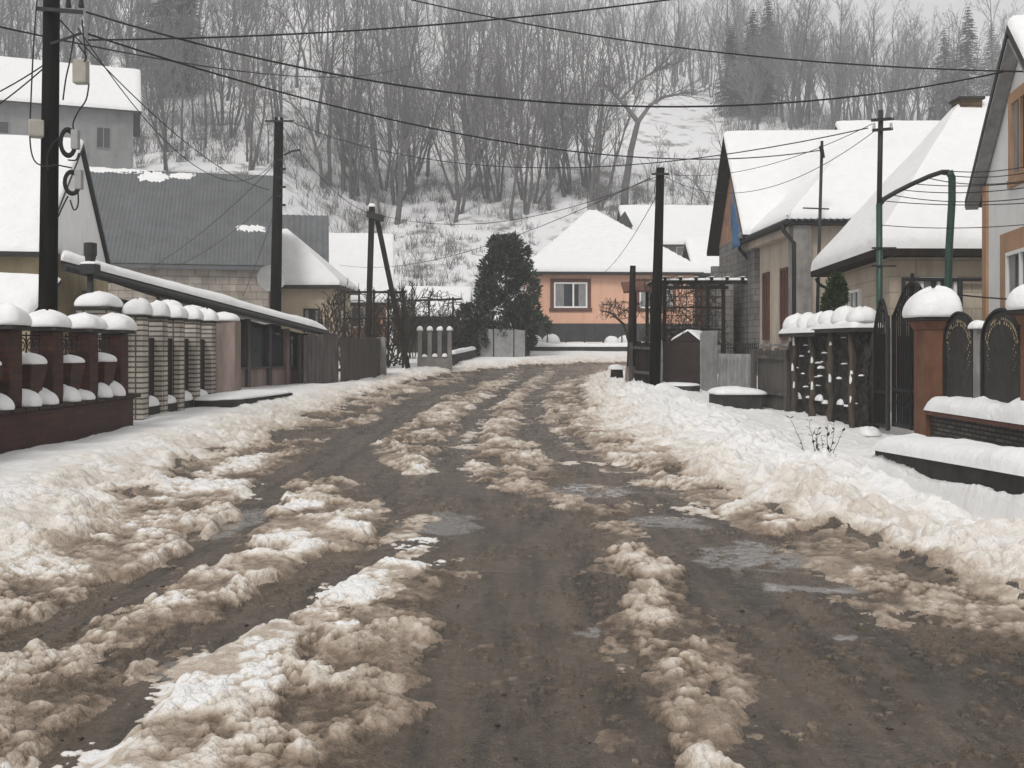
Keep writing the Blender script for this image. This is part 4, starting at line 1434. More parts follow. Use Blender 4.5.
MB().tube([(7.95, 26.1, 3.3), (7.98, 26.0, 3.15), (8.15, 25.7, 3.0), (8.15, 25.7, 0.5)], 0.05, 8).build('downpipe', STEEL, E, smooth=True)
MB().tube([(7.95, 20.38, 2.9), (11.5, 20.5, 2.9)], 0.04, 6).tube([(7.98, 20.38, 0.4), (7.98, 20.38, 2.9)], 0.04, 6).tube([(9.15, 20.42, 0.4), (9.15, 20.42, 2.9)], 0.05, 6).build('pipe_frame', STEEL, E)

# ------------------------------------------------------------------ white gabled house R1
R1 = thing('white_gable_house', 'white gabled house with tan trimmed openings behind the ornate panels', 'house', (7.6, 15, 0.5))
ga_e2 = Vector((0.47, 2.5, 0)).normalized()
ga_e1 = Vector((2.5, -0.47, 0)).normalized()
gable_house(R1, (7.83, 13.9), ga_e1[:2], ga_e2[:2], 7, 4.5, 0.4, 4.5, 6.6, WHITEP, STEEL, WHITEP, oe=0.38, og=0.25, snow=0.15, seed=130, back_snow=True)
go = Vector((7.83, 13.9, 0))
gn = -ga_e1
window(R1, go + ga_e2 * 1.75 + Z * 4.3, ga_e2, gn, 1.0, 1.3, frame_m=OTRIM, trim_m=OTRIM, tw=0.13)
window(R1, go + ga_e2 * 1.5 + Z * 1.1, ga_e2, gn, 1.5, 2.0, frame_m=WHITEP, trim_m=OTRIM, tw=0.34, mullions=(0.5,))
MB().beam(go + ga_e2 * 4.38 + gn * 0.02 + Z * 0.4, go + ga_e2 * 4.38 + gn * 0.02 + Z * 4.45, 0.26, 0.05, up=gn).build('corner_trim', OTRIM, R1)
for s_ in (0, 1):
    a = go + gn * 0.13 + Z * (4.5 - 0.42) + ga_e2 * (-0.38 if s_ == 0 else 4.88)
    b_ = go + gn * 0.13 + Z * 6.55 + ga_e2 * 2.25
    MB().beam(a + Z * 0.02, b_ - Z * 0.06, 0.22, 0.04, up=ga_e2 * (-1 if s_ == 0 else 1) + Z).build('soffit', GALV, R1)
# ------------------------------------------------------------------ ornate panel fence with brown pillars
OX = 6.3
of = thing('ornate_fence', 'dark arched ornamental panels between brown rendered pillars on a stone plinth', 'fence', (OX, 12, 0.4))
MB().box((OX + 0.05, 11.4, -0.3), (0.36, 6.7, 0.82)).build('plinth', STONE, of)
MB().box((OX + 0.03, 11.38, 0.522), (0.50, 6.7, 0.06)).build('coping', RTRIM, of, bevel=0.01)
SNP = snow_slab((OX - 0.24, 14.74, 0.583), (OX - 0.24, 8.1, 0.583), (OX + 0.28, 8.1, 0.583), (OX + 0.28, 14.74, 0.583), 0.25, 110, 8, 55, rnd=0.14, amp=0.62)
SNP.build('snow_heap', SNOW, of, smooth=True)
pil_y = (14.95, 11.9, 9.3)
for i, y in enumerate(pil_y):
    sx = 0.42 if i == 0 else 0.34
    po = MB().box((OX, y, 0.584 if i else 0.1), (sx, sx, 1.187 if i else 1.67), top=(1, 1)).build('pillar', PILLAR, of, bevel=0.012)
    zt_ = 1.774 if i else 1.772
    MB().box((OX, y, zt_), (sx + 0.02, sx + 0.02, 0.13), top=(1.22, 1.22)).build('pillar_head', PILLAR, po, bevel=0.01)
    MB().box((OX, y, zt_ + 0.132), (sx + 0.22, sx + 0.22, 0.05)).build('cap_slab', DCONC, po, bevel=0.01)
    snow_cap((OX, y, zt_ + 0.183), sx + 0.36, sx + 0.36, 0.46 if i == 0 else 0.3, seed=600 + i, power=3.2).build('snow_cap', SNOW, po, smooth=True)


def arch_panel(y0, y1, z0, zs, zt_):
    pts = [(OX, y0, z0), (OX, y0, zs)]
    for t in range(1, 16):
        a = math.pi * t / 16
        pts.append((OX, (y0 + y1) / 2 - (y1 - y0) / 2 * math.cos(a), zs + (zt_ - zs) * math.sin(a)))
    pts += [(OX, y1, zs), (OX, y1, z0)]
    return pts


ORN = mat('cream_ornament', (0.30, 0.25, 0.15), 0.7, 0.2, 20)
PANELD = mat('dark_ornate_panel', (0.035, 0.032, 0.03), 0.5, 0.3, 8, 0.3, 30)
for y0, y1 in ((14.55, 13.62), (13.38, 12.34), (11.86, 11.0), (10.7, 9.65)):
    z0, zs, zt_ = 0.64, 1.60, 2.0
    pp = arch_panel(y0, y1, z0, zs, zt_)
    pa = MB().prism(pp, (0.04, 0, 0)).build('panel', PANELD, of)
    fm = MB()
    fm.tube([(OX - 0.01, q[1], q[2]) for q in pp], 0.022, 6)
    fm.build('panel_frame', IRON, pa)
    om = MB()
    rr = random.Random(int(y0 * 100))
    for k_, (sc, n_l) in enumerate(((0.82, 26), (0.70, 18))):
        for t in range(n_l):
            a = math.pi * (0.03 + 0.94 * t / (n_l - 1))
            yc = (y0 + y1) / 2 - (y1 - y0) / 2 * math.cos(a) * sc
            zc = zs + (zt_ - zs) * math.sin(a) * sc - 0.05
            if rr.random() < 0.8:
                s_ = rr.uniform(0.012, 0.026)
                om.add([(OX - 0.012, yc - s_, zc), (OX - 0.02, yc, zc - s_ * 1.3), (OX - 0.012, yc + s_, zc), (OX - 0.02, yc, zc + s_ * 1.3)], [(0, 1, 2, 3)])
    for sd_ in (-1, 1):
        for t in range(9):
            yc = (y0 + y1) / 2 + sd_ * abs(y1 - y0) * (0.37 - 0.03 * (t % 3))
            zc = zs - 0.02 - 0.045 * t
            s_ = rr.uniform(0.01, 0.024) * (1 - t / 14)
            om.add([(OX - 0.012, yc - s_, zc), (OX - 0.02, yc, zc - s_ * 1.3), (OX - 0.012, yc + s_, zc), (OX - 0.02, yc, zc + s_ * 1.3)], [(0, 1, 2, 3)])
    om.build('leaf_ornament', ORN, pa)
for i, y in enumerate((13.5, 10.85)):
    po = MB().box((OX + 0.02, y, 0.584), (0.13, 0.13, 1.17)).build('post', CONC, of)
    snow_cap((OX + 0.02, y, 1.757), 0.27, 0.27, 0.13, seed=640 + i).build('snow_cap', SNOW, po, smooth=True)

# ------------------------------------------------------------------ black wrought gate and wicket


def wrought_gate(root, x0, y0, x1, y1, z0, prof, bars, name='gate_leaf', arcs=True):
    m = MB()
    top = []
    for i in range(17):
        t = i / 16
        top.append(Vector((x0 + (x1 - x0) * t, y0 + (y1 - y0) * t, prof(t))))
    m.tube(top, 0.028, 6)
    m.tube([p - Z * 0.16 for p in top], 0.016, 5)
    for zz in (z0 + 0.05, z0 + 0.62):
        m.beam((x0, y0, zz), (x1, y1, zz), 0.03, 0.05)
    for i in range(bars + 1):
        t = i / bars
        x, y = x0 + (x1 - x0) * t, y0 + (y1 - y0) * t
        w_ = 0.022 if 0 < i < bars else 0.05
        m.beam((x, y, z0), (x, y, prof(t)), w_, w_)
    e_ = Vector((x1 - x0, y1 - y0, 0))
    L = e_.length
    e_ /= L
    if arcs:
        for r in (0.30, 0.42):
            for sgn in (0, 1):
                c = Vector((x0, y0, z0 + 0.08)) if sgn == 0 else Vector((x1, y1, z0 + 0.08))
                m.tube([c + e_ * (1 if sgn == 0 else -1) * r * math.cos(a) + Z * r * 1.25 * math.sin(a) for a in [math.pi / 2 * q / 8 for q in range(9)]], 0.013, 5)
        for q in range(1, 6):
            a = math.pi / 2 * q / 6
            m.tube([Vector((x1, y1, z0 + 0.08)), Vector((x1, y1, z0 + 0.08)) - e_ * 0.42 * math.cos(a) + Z * 0.52 * math.sin(a)], 0.008, 4)
    return m.build(name, IRON, root)


gk = thing('ornate_gate', 'tall black wrought iron double gate with an arched top beside the brown pillar', 'gate', (6.4, 16, 0.35))
wrought_gate(gk, 6.42, 15.25, 6.42, 16.03, 0.18, lambda t: 2.05 + 0.5 * math.sin(t * math.pi / 2) ** 1.2, 9)
wrought_gate(gk, 6.42, 16.83, 6.42, 16.05, 0.18, lambda t: 2.05 + 0.5 * math.sin(t * math.pi / 2) ** 1.2, 9)
MB().box((6.42, 16.04, 2.5), (0.05, 0.16, 0.2), top=(0.6, 0.3)).build('finial', IRON, gk)
MB().box((6.50, 15.64, 0.2), (0.02, 0.72, 0.5)).build('kick_plate', STEEL, gk)
MB().box((6.50, 16.44, 0.2), (0.02, 0.72, 1.5)).build('kick_plate', BROWNSHEET, gk)
wk = thing('wicket_gate', 'narrow black iron wicket with a pointed top between rustic fence and tall gate', 'gate', (6.4, 17.2, 0.35))
wrought_gate(wk, 6.40, 17.0, 6.40, 17.62, 0.12, lambda t: 1.85 + 0.5 * (1 - abs(2 * t - 1) ** 1.6), 6, arcs=False)
MB().box((6.43, 17.31, 0.15), (0.02, 0.56, 1.6)).build('back_sheet', BROWNSHEET, wk)
MB().tube([(6.36, 16.93, 0.1), (6.36, 16.93, 2.05)], 0.035, 8).build('post', STEEL, wk)

# ------------------------------------------------------------------ rustic fence with logs and a snowy top
rf = thing('rustic_fence', 'dark rustic stone fence with twisted log posts and heavy snow on its cap', 'fence', (6.0, 19.3, 0.3))
ra, rb_ = Vector((6.40, 17.75, 0)), Vector((5.98, 21.2, 0))
re_ = (rb_ - ra).normalized()
rn = Vector((-abs(re_.y), re_.x, 0)).normalized()
G = []
for i in range(70):
    row = []
    for j in range(46):
        p = ra.lerp(rb_, i / 69) + Z * (-0.15 + 2.0 * j / 45)
        q = float(clods(np.array([p.y]), np.array([p.z]), 0.15, 700)[0]) * 0.12 + float(fbm(np.array([p.y]), np.array([p.z]), 0.12, 2, 701)[0]) * 0.05
        row.append(p + rn * q)
    G.append(row)
gm_ = MB().grid(G)
gm_.prism([ra - Z * 0.15, rb_ - Z * 0.15, rb_ + Z * 1.85, ra + Z * 1.85], -rn * 0.12)
DSTONE = mat('dark_wet_stone', (0.030, 0.028, 0.025), 0.6, 0.6, 5, 0.6, 30, col2=(0.06, 0.054, 0.048))
gm_.build('stonework', DSTONE, rf, smooth=True)
LOG = mat('peeled_log', (0.07, 0.056, 0.043), 0.85, 0.5, 10, 0.5, 40, stretch=(1, 1, 0.2))
for i, t in enumerate((0.10, 0.36, 0.60, 0.85)):
    p = ra.lerp(rb_, t) + rn * 0.2
    rr = random.Random(i + 3)
    pts, rad = [], []
    for k_ in range(12):
        pts.append(p + Z * (-0.1 + 1.92 * k_ / 11) + re_ * rr.uniform(-0.025, 0.025) + rn * rr.uniform(-0.015, 0.03))
        rad.append(rr.uniform(0.05, 0.075))
    lg = MB().tube(pts, rad, 9).build('log_post', LOG, rf, smooth=True)
    for k_ in range(3):
        c = pts[rr.randrange(2, 11)] + rn * 0.035 - re_ * 0.035
        snow_cap(c - Z * 0.1, 0.05, 0.05, rr.uniform(0.06, 0.3), seed=i * 7 + k_, power=2.3).build('snow_streak', SNOW, lg, smooth=True)
for (t0, t1, zc, sd_) in ((0.0, 0.52, 1.86, 1), (0.48, 1.0, 1.80, 2)):
    a, b = ra.lerp(rb_, t0), ra.lerp(rb_, t1)
    a, b = a + Z * zc, b + Z * zc
    slab(a + rn * 0.34, b + rn * 0.34, b - rn * 0.2, a - rn * 0.2, 0.07).build('cap_slab', DCONC, rf)
    sm = snow_slab(a + rn * 0.36, b + rn * 0.36, b - rn * 0.24, a - rn * 0.24, 0.24, 24, 6, 720 + sd_, rnd=0.26, amp=0.45)
    for k_ in range(3):
        c = a.lerp(b, (k_ + 0.5) / 3) + rn * 0.04 + Z * 0.1
        snow_cap(c, 0.55, 0.62, 0.28, seed=730 + k_ + sd_ * 5, mb=sm, power=2.3)
    sm.build('snow_layer', SNOW, rf, smooth=True)
rr = random.Random(9)
for k_ in range(30):
    c = ra.lerp(rb_, rr.uniform(0.05, 0.97)) + rn * rr.uniform(0.08, 0.2) + Z * (rr.uniform(0.40, 0.52) if k_ < 9 else rr.uniform(0.4, 1.7))
    snow_cap(c, rr.uniform(0.06, 0.14), rr.uniform(0.2, 0.5) if k_ < 9 else rr.uniform(0.05, 0.2), rr.uniform(0.03, 0.13) if k_ < 9 else rr.uniform(0.02, 0.06), seed=750 + k_, power=2.4).build('snow_lump', SNOW, rf, smooth=True)

plank_fence('plank_fence', 'dark upright plank fence joining the rustic stone fence to the grey sheet', [(5.98, 21.35), (5.6, 22.75)], 1.42, GWOOD, bw=0.17)
wsheet = thing('sheet_metal_fence', 'low wavy grey sheet metal fence with a spiked rail above it', 'fence', (5.4, 24, 0.4))
G = []
for i in range(61):
    t = i / 60
    p = Vector((5.53 - 0.28 * t, 22.75 + 2.7 * t, 0)) + V2(-0.02 * math.sin(i * 1.05), 0)
    zg = gz(p.x, p.y)
    G.append([p + Z * (0.0 + h) + V2(0.012 * math.sin(h * 22 + i), 0) for h in (0, 0.2, 0.4, 0.6, 0.8, 1.0, 1.2, 1.36)])
sh_ = MB().grid(G).build('sheet', GALV, wsheet, smooth=True)
s2 = sh_.modifiers.new('thick', 'SOLIDIFY')
s2.thickness = 0.01
sk = MB()
for i in range(23):
    t = i / 22
    x, y = 5.6 - 0.28 * t, 22.75 + 2.7 * t
    sk.beam((x, y, 0.4), (x, y, 1.62), 0.018, 0.018)
sk.beam((5.6, 22.75, 1.5), (5.32, 25.45, 1.5), 0.02, 0.03)
sk.build('spiked_rail', IRON, wsheet)
tall = tag(MB().prism([(5.22, 25.55, 0.1), (5.0, 26.3, 0.1), (5.0, 26.3, 1.95), (5.22, 25.55, 1.95)], (0.03, 0.01, 0)).build('fence_panel', GALV, None), 'tall plain grey sheet panel next to the brown sheet gate', 'panel')
bb_ = thing('concrete_block', 'low dark concrete block under a pillow of snow before the grey sheet fence', 'block', (5.0, 22.5, 0.3))
MB().box((4.98, 22.3, 0.02), (0.95, 0.9, 0.45), rz=0.1).build('block_body', DCONC, bb_, bevel=0.03)
snow_cap((4.98, 22.3, 0.472), 1.05, 1.0, 0.16, rz=0.1, seed=801, power=6).build('snow_layer', SNOW, bb_, smooth=True)
bg_ = thing('brown_gate', 'dark brown sheet gate with a little snow gabled hood', 'gate', (4.6, 26.6, 0.4))
MB().prism([(4.95, 26.35, 0.25), (4.05, 26.9, 0.25), (4.05, 26.9, 1.68), (4.95, 26.35, 1.68)], (0.02, 0.03, 0)).build('gate_leaf', BROWNSHEET, bg_)
MB().tube([(4.02, 26.92, 0.3), (4.02, 26.92, 1.72)], 0.03, 8).build('post', GALV, bg_)
MB().tube([(4.98, 26.33, 0.3), (4.98, 26.33, 1.9)], 0.03, 8).build('post', GALV, bg_)
h0, h1, hp = Vector((4.3, 26.72, 1.69)), Vector((4.92, 26.34, 1.69)), Vector((4.66, 26.5, 1.93))
hv = Vector((0.5, 0.85, 0))
hd = MB()
hd.prism([h0, h1, hp], hv)
hd.build('hood', BROWNSHEET, bg_)
snow_slab(h0 - V2(0.06, 0.0, 0.0), h0 + hv, hp + hv + Z * 0.02, hp + Z * 0.02, 0.07, 8, 6, 3, rnd=0.08).build('snow_layer', SNOW, bg_, smooth=True)
snow_slab(h1 + hv, h1 + V2(0.04, 0.0), hp + Z * 0.02, hp + hv + Z * 0.02, 0.07, 8, 6, 3, rnd=0.08).build('snow_layer', SNOW, bg_, smooth=True)
st = thing('door_step', 'dark concrete doorstep with snow on top in front of the brown gate', 'step', (4.3, 25.6, 0.3))
MB().box((4.3, 25.9, 0.1), (0.95, 0.7, 0.42), rz=-0.5).build('step_body', DCONC, st, bevel=0.02)
snow_cap((4.3, 25.9, 0.522), 0.95, 0.7, 0.10, rz=-0.5, seed=805, power=6).build('snow_layer', SNOW, st, smooth=True)
plank_fence('picket_fence', 'black pointed picket fence between the tarred pole and the wooden post', [(3.98, 26.95), (3.52, 28.7)], 1.25, DWOOD, bw=0.12, gap=0.04)
wp = thing('wooden_post', 'leaning dark wooden post on a pinkish stone foot at the fence corner', 'post', (3.45, 29, 0.5))
zg = gz(3.42, 28.9)
MB().box((3.42, 28.9, zg - 0.1), (0.3, 0.3, 0.55), top=(0.85, 0.85)).build('foot', PINKISH, wp, bevel=0.02)
MB().tube([(3.42, 28.9, zg + 0.4), (3.50, 28.95, 3.88)], [0.11, 0.085], 8).build('shaft', DWOOD, wp)
stp = thing('tree_stump', 'small dark stump wearing a snow cap at the inside of the bend', 'stump', (3.2, 30.8, 0.5))
zg = gz(3.25, 31) + 0.06
MB().tube([(3.25, 31, zg - 0.1), (3.25, 31, zg + 0.25)], [0.22, 0.19], 10).build('wood', DWOOD, stp)
snow_cap((3.25, 31, zg + 0.25), 0.46, 0.46, 0.16, seed=811).build('snow_cap', SNOW, stp, smooth=True)

# pergola with vines and its little plank roof
pg = thing('pergola', 'dark pergola frame tangled with bare vines beside the tarred pole', 'pergola', (4.6, 28, 0.5))
pc = [(4.15, 27.2), (5.75, 27.2), (4.0, 29.6), (5.8, 29.6)]
for x, y in pc:
    MB().box((x, y, 0.3), (0.09, 0.09, 2.95)).build('post', DWOOD, pg)
tm = MB()
tm.beam((4.0, 27.2, 3.29), (6.4, 27.2, 3.29), 0.09, 0.09).beam((3.9, 29.6, 3.29), (6.4, 29.6, 3.29), 0.09, 0.09)
for i in range(6):
    x = 4.15 + 0.42 * i
    tm.beam((x, 27.0, 3.375), (x - 0.1, 29.8, 3.375), 0.05, 0.07)
tm.beam((4.1, 27.2, 2.0), (5.75, 27.2, 2.0), 0.05, 0.05).beam((4.1, 27.2, 2.6), (5.75, 27.2, 2.6), 0.04, 0.04)
tm.build('beams', DWOOD, pg)
lt_ = MB()
for i in range(8):
    lt_.beam((4.15 + 0.2 * i, 27.24, 1.5), (4.15 + 0.2 * i, 27.24, 3.25), 0.018, 0.018)
for i in range(7):
    lt_.beam((4.15, 27.25, 1.6 + 0.26 * i), (5.75, 27.25, 1.6 + 0.26 * i), 0.016, 0.016)
lt_.build('iron_lattice', IRON, pg)
sg = MB()
for i in range(6):
    x = 4.15 + 0.42 * i
    snow_slab((x - 0.05, 27.0, 3.42), (x + 0.05, 27.0, 3.42), (x - 0.05, 29.8, 3.42), (x - 0.15, 29.8, 3.42), 0.018, 3, 10, i, rnd=0.04, mb=sg)
snow_slab((4.0, 27.15, 3.34), (6.4, 27.15, 3.34), (6.4, 27.25, 3.34), (4.0, 27.25, 3.34), 0.05, 20, 3, 3, rnd=0.05, mb=sg, amp=0.6)
sg.build('snow_on_beams', SNOW, pg, smooth=True)


def vines(n, x0, x1, y0, y1, z0, z1, seed, r=0.012):
    rr = random.Random(seed)
    m = MB()
    for k_ in range(n):
        p = Vector((rr.uniform(x0, x1), rr.uniform(y0, y1), z0 if rr.random() < 0.5 else rr.uniform(z0, z1)))
        d = Vector((rr.uniform(-1, 1), rr.uniform(-0.3, 0.3), rr.uniform(-0.2, 1.2))).normalized()
        pts, rad = [], []
        for q in range(10):
            pts.append(p.copy())
            rad.append(r * (1 - q / 14) * (1.6 if k_ % 6 == 0 else 1))
            p = p + d * rr.uniform(0.1, 0.2)
            d = (d + Vector((rr.uniform(-0.7, 0.7), rr.uniform(-0.4, 0.4), rr.uniform(-0.6, 0.6)))).normalized()
            if p.z > z1:
                d.z = -abs(d.z)
            if p.z < z0:
                d.z = abs(d.z)
            if p.x < x0 or p.x > x1:
                d.x = -d.x
        m.tube(pts, rad, 4, caps=False)
    return m


vo = vines(230, 3.9, 5.8, 27.0, 29.6, 1.6, 3.4, 5).build('vine', VINEM, pg)
pr_ = thing('plank_canopy', 'small reddish plank canopy with a snow dusting over the picket fence', 'canopy', (3.9, 29.5, 0.5))
slab(Vector((3.25, 29.1, 3.15)), Vector((4.3, 29.1, 3.22)), Vector((4.3, 30.3, 3.55)), Vector((3.3, 30.3, 3.5)), 0.06).build('roof', RTRIM, pr_)
for x, y in ((3.6, 29.2), (4.2, 29.2), (3.6, 30.2), (4.2, 30.2)):
    MB().box((x, y, 0.4), (0.07, 0.07, 2.72)).build('post', DWOOD, pr_)
vt = thing('trained_vine', 'bare knotty vine trained on a rail left of the wooden post', 'vine', (3.2, 29.6, 0.6))
MB().tube([(3.7, 29.5, 0.7), (3.5, 29.5, 1.5), (3.3, 29.5, 2.2), (2.9, 29.5, 2.55), (2.6, 29.5, 2.6)], [0.05, 0.045, 0.04, 0.03, 0.02], 7).build('stem', VINEM, vt, smooth=True)
vines(22, 2.65, 3.8, 29.4, 29.7, 2.4, 2.85, 8).build('shoots', VINEM, vt)

# ------------------------------------------------------------------ low snow topped wall by the ditch
dw = thing('ditch_wall', 'long low dark wall under a smooth roll of snow along the ditch', 'wall', (5.2, 10, 0.2))
wl_pts = [(5.12, 14.1, 0.06), (5.08, 12.5, 0.13), (5.02, 10.5, 0.22), (4.98, 8.5, 0.30), (4.95, 6.0, 0.34)]
wm = MB()
for (x0, y0, h0_), (x1, y1, h1_) in zip(wl_pts[:-1], wl_pts[1:]):
    b8 = [(x0, y0, -0.6), (x1, y1, -0.6), (x1 + 0.62, y1, -0.6), (x0 + 0.62, y0, -0.6), (x0, y0, h0_), (x1, y1, h1_), (x1 + 0.62, y1, h1_), (x0 + 0.62, y0, h0_)]
    wm.add(b8, [(3, 2, 1, 0), (4, 5, 6, 7), (0, 1, 5, 4), (2, 3, 7, 6), (3, 0, 4, 7), (1, 2, 6, 5)])
wm.build('masonry', DCONC, dw)
sm = MB()
for i, ((x0, y0, h0_), (x1, y1, h1_)) in enumerate(zip(wl_pts[:-1], wl_pts[1:])):
    snow_slab((x0 - 0.07, y0, h0_ + 0.002), (x1 - 0.07, y1, h1_ + 0.002), (x1 + 0.68, y1, h1_ + 0.002), (x0 + 0.68, y0, h0_ + 0.002), 0.23, 26, 12, 66, rnd=0.26, amp=0.4, edges=(1, 1 if i == 3 else 0, 1, 1 if i == 0 else 0), mb=sm)
sm.build('snow_layer', SNOW, dw, smooth=True)
rs = tag(snow_cap((6.05, 16.9, 0.02), 0.34, 0.45, 0.15, seed=820, power=2.4).build('snowed_stone', SNOW, None, smooth=True), 'rounded snowy stone at the foot of the iron wicket', 'stone')

# dry weed in the bank
wd = thing('dry_weed', 'thin dry weed with dark leaves poking out of the snow bank', 'weed', (3.95, 12.9, 0.4))
rr = random.Random(21)
sm, lm = MB(), MB()
for k_ in range(8):
    b = Vector((4.0 + rr.uniform(-0.14, 0.14), 12.9 + rr.uniform(-0.1, 0.1), gz(3.95, 12.9) - 0.05))
    d = Vector((rr.uniform(-0.45, 0.45), rr.uniform(-0.3, 0.3), 1)).normalized()
    L = rr.uniform(0.4, 0.75)
    pts = [b + d * L * q / 6 + V2(rr.uniform(-0.012, 0.012), 0, 0) for q in range(7)]
    sm.tube(pts, [0.006 - 0.0006 * q for q in range(7)], 5, caps=False)
    for q in range(2, 7):
        for _ in range(2):
            p = pts[q]
            dd = Vector((rr.uniform(-1, 1), rr.uniform(-1, 1), rr.uniform(-0.3, 0.7))).normalized()
            s_ = rr.uniform(0.04, 0.075)
            sd_ = dd.cross(Z).normalized() * s_ * 0.3
            lm.add([p, p + dd * s_ * 0.6 + sd_, p + dd * s_ * 1.3, p + dd * s_ * 0.6 - sd_], [(0, 1, 2, 3)])
sm.build('stem', VINEM, wd)
lm.build('leaves', DWOOD, wd)

# ------------------------------------------------------------------ poles
pole = thing('utility_pole', 'thick tarred wooden utility pole carrying meter boxes and cable coils', 'utility pole', (-6.65, 14.3, 0.3))
MB().tube([(-6.66, 14.3, 0.1), (-6.55, 14.3, 9.2)], [0.135, 0.10], 14).build('shaft', TAR, pole, smooth=True)
zc = P(0, 12, 14.3).z
MB().beam((-6.72, 14.16, zc), (-6.08, 14.16, zc - 0.05), 0.05, 0.05).build('crossarm', STEEL, pole)
for i, x in enumerate((-6.28, -6.1)):
    MB().tube([(x, 14.16, zc + 0.02), (x, 14.16, zc + 0.14)], [0.04, 0.025], 8).build('insulator', CABLE, pole)
b0 = P(81, 72, 14.2)
MB().box((b0.x, b0.y, b0.z - 0.17), (0.2, 0.14, 0.34)).build('meter_box', BOXG, pole, bevel=0.02)
b1 = P(38, 129, 14.15)
MB().box((b1.x - 0.02, b1.y, b1.z - 0.12), (0.2, 0.2, 0.24), rz=0.4).build('meter_box', BOXG, pole, bevel=0.02)


def torus(m, c, R, r, n=20, k=7, ax=Vector((0.35, -1, 0)), ry=1.0):
    ax = ax.normalized()
    u = ax.cross(Z).normalized()
    v = u.cross(ax)
    m.tube([Vector(c) + u * R * math.cos(2 * math.pi * i / n) + v * R * ry * math.sin(2 * math.pi * i / n) for i in range(n + 1)], r, k)


for (px, py, ry, wbox) in ((69, 143, 1.9, 75.5), (73, 183, 1.6, 79)):
    c = P(px, py, 14.12)
    m = MB()
    for q in range(5):
        torus(m, c + V2(0.012 * (q - 2), -0.015 * q), 0.085 + 0.012 * (q % 3), 0.013, ry=ry)
    m.build('cable_coil', CABLE, pole)
    c = P(wbox, py - 3, 14.05)
    MB().box((c.x, c.y, c.z - 0.13), (0.10, 0.1, 0.27)).build('junction_box', PLASTIC, pole, bevel=0.01)
hc = MB()
for chain in ([(78, 45), (86, 56), (84, 62)], [(89, 84), (86, 100), (78, 112), (73, 124), (75, 135)], [(38, -10), (34, 40), (31, 100), (30, 140), (34, 160), (44, 166), (56, 165), (62, 166), (72, 168)], [(60, 137), (52, 145), (47, 158), (48, 170)], [(68, 160), (76, 160), (79, 153)], [(68, 196), (62, 208), (58, 217)], [(70, 200), (74, 210), (78, 205), (78, 192)], [(74, 35), (70, 60), (66, 78), (63, 100)], [(82, 20), (84, 40), (86, 60)]):
    pts = [P(x, y, 14.1) for x, y in chain]
    hc.tube([Vector(q) for q in catmull([tuple(p) for p in pts], 4)], 0.011, 5)
hc.build('drop_cables', CABLE, pole)
MB().beam((-6.55, 14.2, b0.z + 0.4), (-6.12, 14.2, b0.z + 0.55), 0.03, 0.03).build('bracket', STEEL, pole)

mp = thing('utility_pole', 'slim dark utility pole with a short crossarm rising behind the lean-to roof', 'utility pole', (-7.3, 31, 0.6))
a, b = P(274, 385, 31), P(279, 118, 31)
MB().tube([a - Z * 0.5, b], [0.19, 0.135], 12).build('shaft', TAR, mp, smooth=True)
c = P(279, 121, 30.8)
MB().beam(c - V2(0.43, 0), c + V2(0.45, 0), 0.05, 0.05).build('crossarm', STEEL, mp)
for dx in (-0.3, 0.0, 0.32):
    MB().tube([c + V2(dx, 0, 0.02), c + V2(dx, 0, 0.12)], 0.03, 8).build('insulator', PORC, mp)
c = P(284, 155, 30.8)
MB().tube([c, c + V2(0.25, 0, 0.12), c + V2(0.5, 0, 0.16)], 0.03, 6).build('lamp_arm', STEEL, mp)
m = MB()
for k_ in range(6):
    q = P(281 + (k_ % 2) * 3, 160 + k_ * 9, 30.75)
    MB().tube([q - V2(0.12, 0), q + V2(0.05, 0)], 0.035, 6).build('side_insulator', CABLE, mp)
sf = thing('strutted_pole', 'dark pole propped by a slanting strut in front of bare shrubs', 'utility pole', (-5.1, 36, 0.6))
MB().beam(P(367, 372, 36), P(372, 207, 36), 0.19, 0.18, up=(0, 1, 0)).build('shaft', DWOOD, sf)
MB().beam(P(408, 368, 36.4), P(376, 214, 36.1), 0.17, 0.16, up=(0, 1, 0)).build('strut', DWOOD, sf)
MB().beam(P(367, 214, 35.9), P(384, 219, 35.9), 0.2, 0.22).build('head_clamp', STEEL, sf)
snow_cap(P(372, 207, 36), 0.25, 0.2, 0.14, seed=3).build('snow_cap', SNOW, sf, smooth=True)
rp = thing('utility_pole', 'plain black tarred pole standing between the picket fence and the brown gate', 'utility pole', (3.75, 26, 0.4))
MB().tube([P(654, 398, 26), P(660.5, 168, 26)], [0.155, 0.105], 12).build('shaft', TAR, rp, smooth=True)
MB().beam(P(652, 174, 25.85), P(669, 174, 25.85), 0.05, 0.05).build('crossarm', STEEL, rp)
se = thing('steel_pole', 'steel pole with two short crossarms and a bent green bracket arch', 'pole', (6.62, 18, 0.4))
px_ = 6.62
MB().tube([(px_, 18, 0.2), (px_ - 0.01, 18, 4.1)], 0.055, 10).build('lower_shaft', GREEN, se, smooth=True)
MB().tube([(px_ - 0.01, 18, 4.1), (px_ + 0.02, 18, 5.78)], 0.045, 10).build('upper_shaft', STEEL, se, smooth=True)
for zz, hl in ((5.58, 0.20), (5.40, 0.18)):
    MB().beam((px_ + 0.02 - hl, 17.92, zz), (px_ + 0.02 + hl, 17.92, zz + 0.03), 0.04, 0.05).build('crossarm', STEEL, se)
    for s_ in (-1, 1):
        MB().tube([(px_ + 0.02 + s_ * hl * 0.85, 17.92, zz + 0.03), (px_ + 0.02 + s_ * hl * 0.85, 17.92, zz + 0.13)], 0.025, 6).build('insulator', PORC, se)
arch = [(878, 207), (884, 199), (896, 192), (912, 184), (930, 176), (942, 172), (949, 172)]
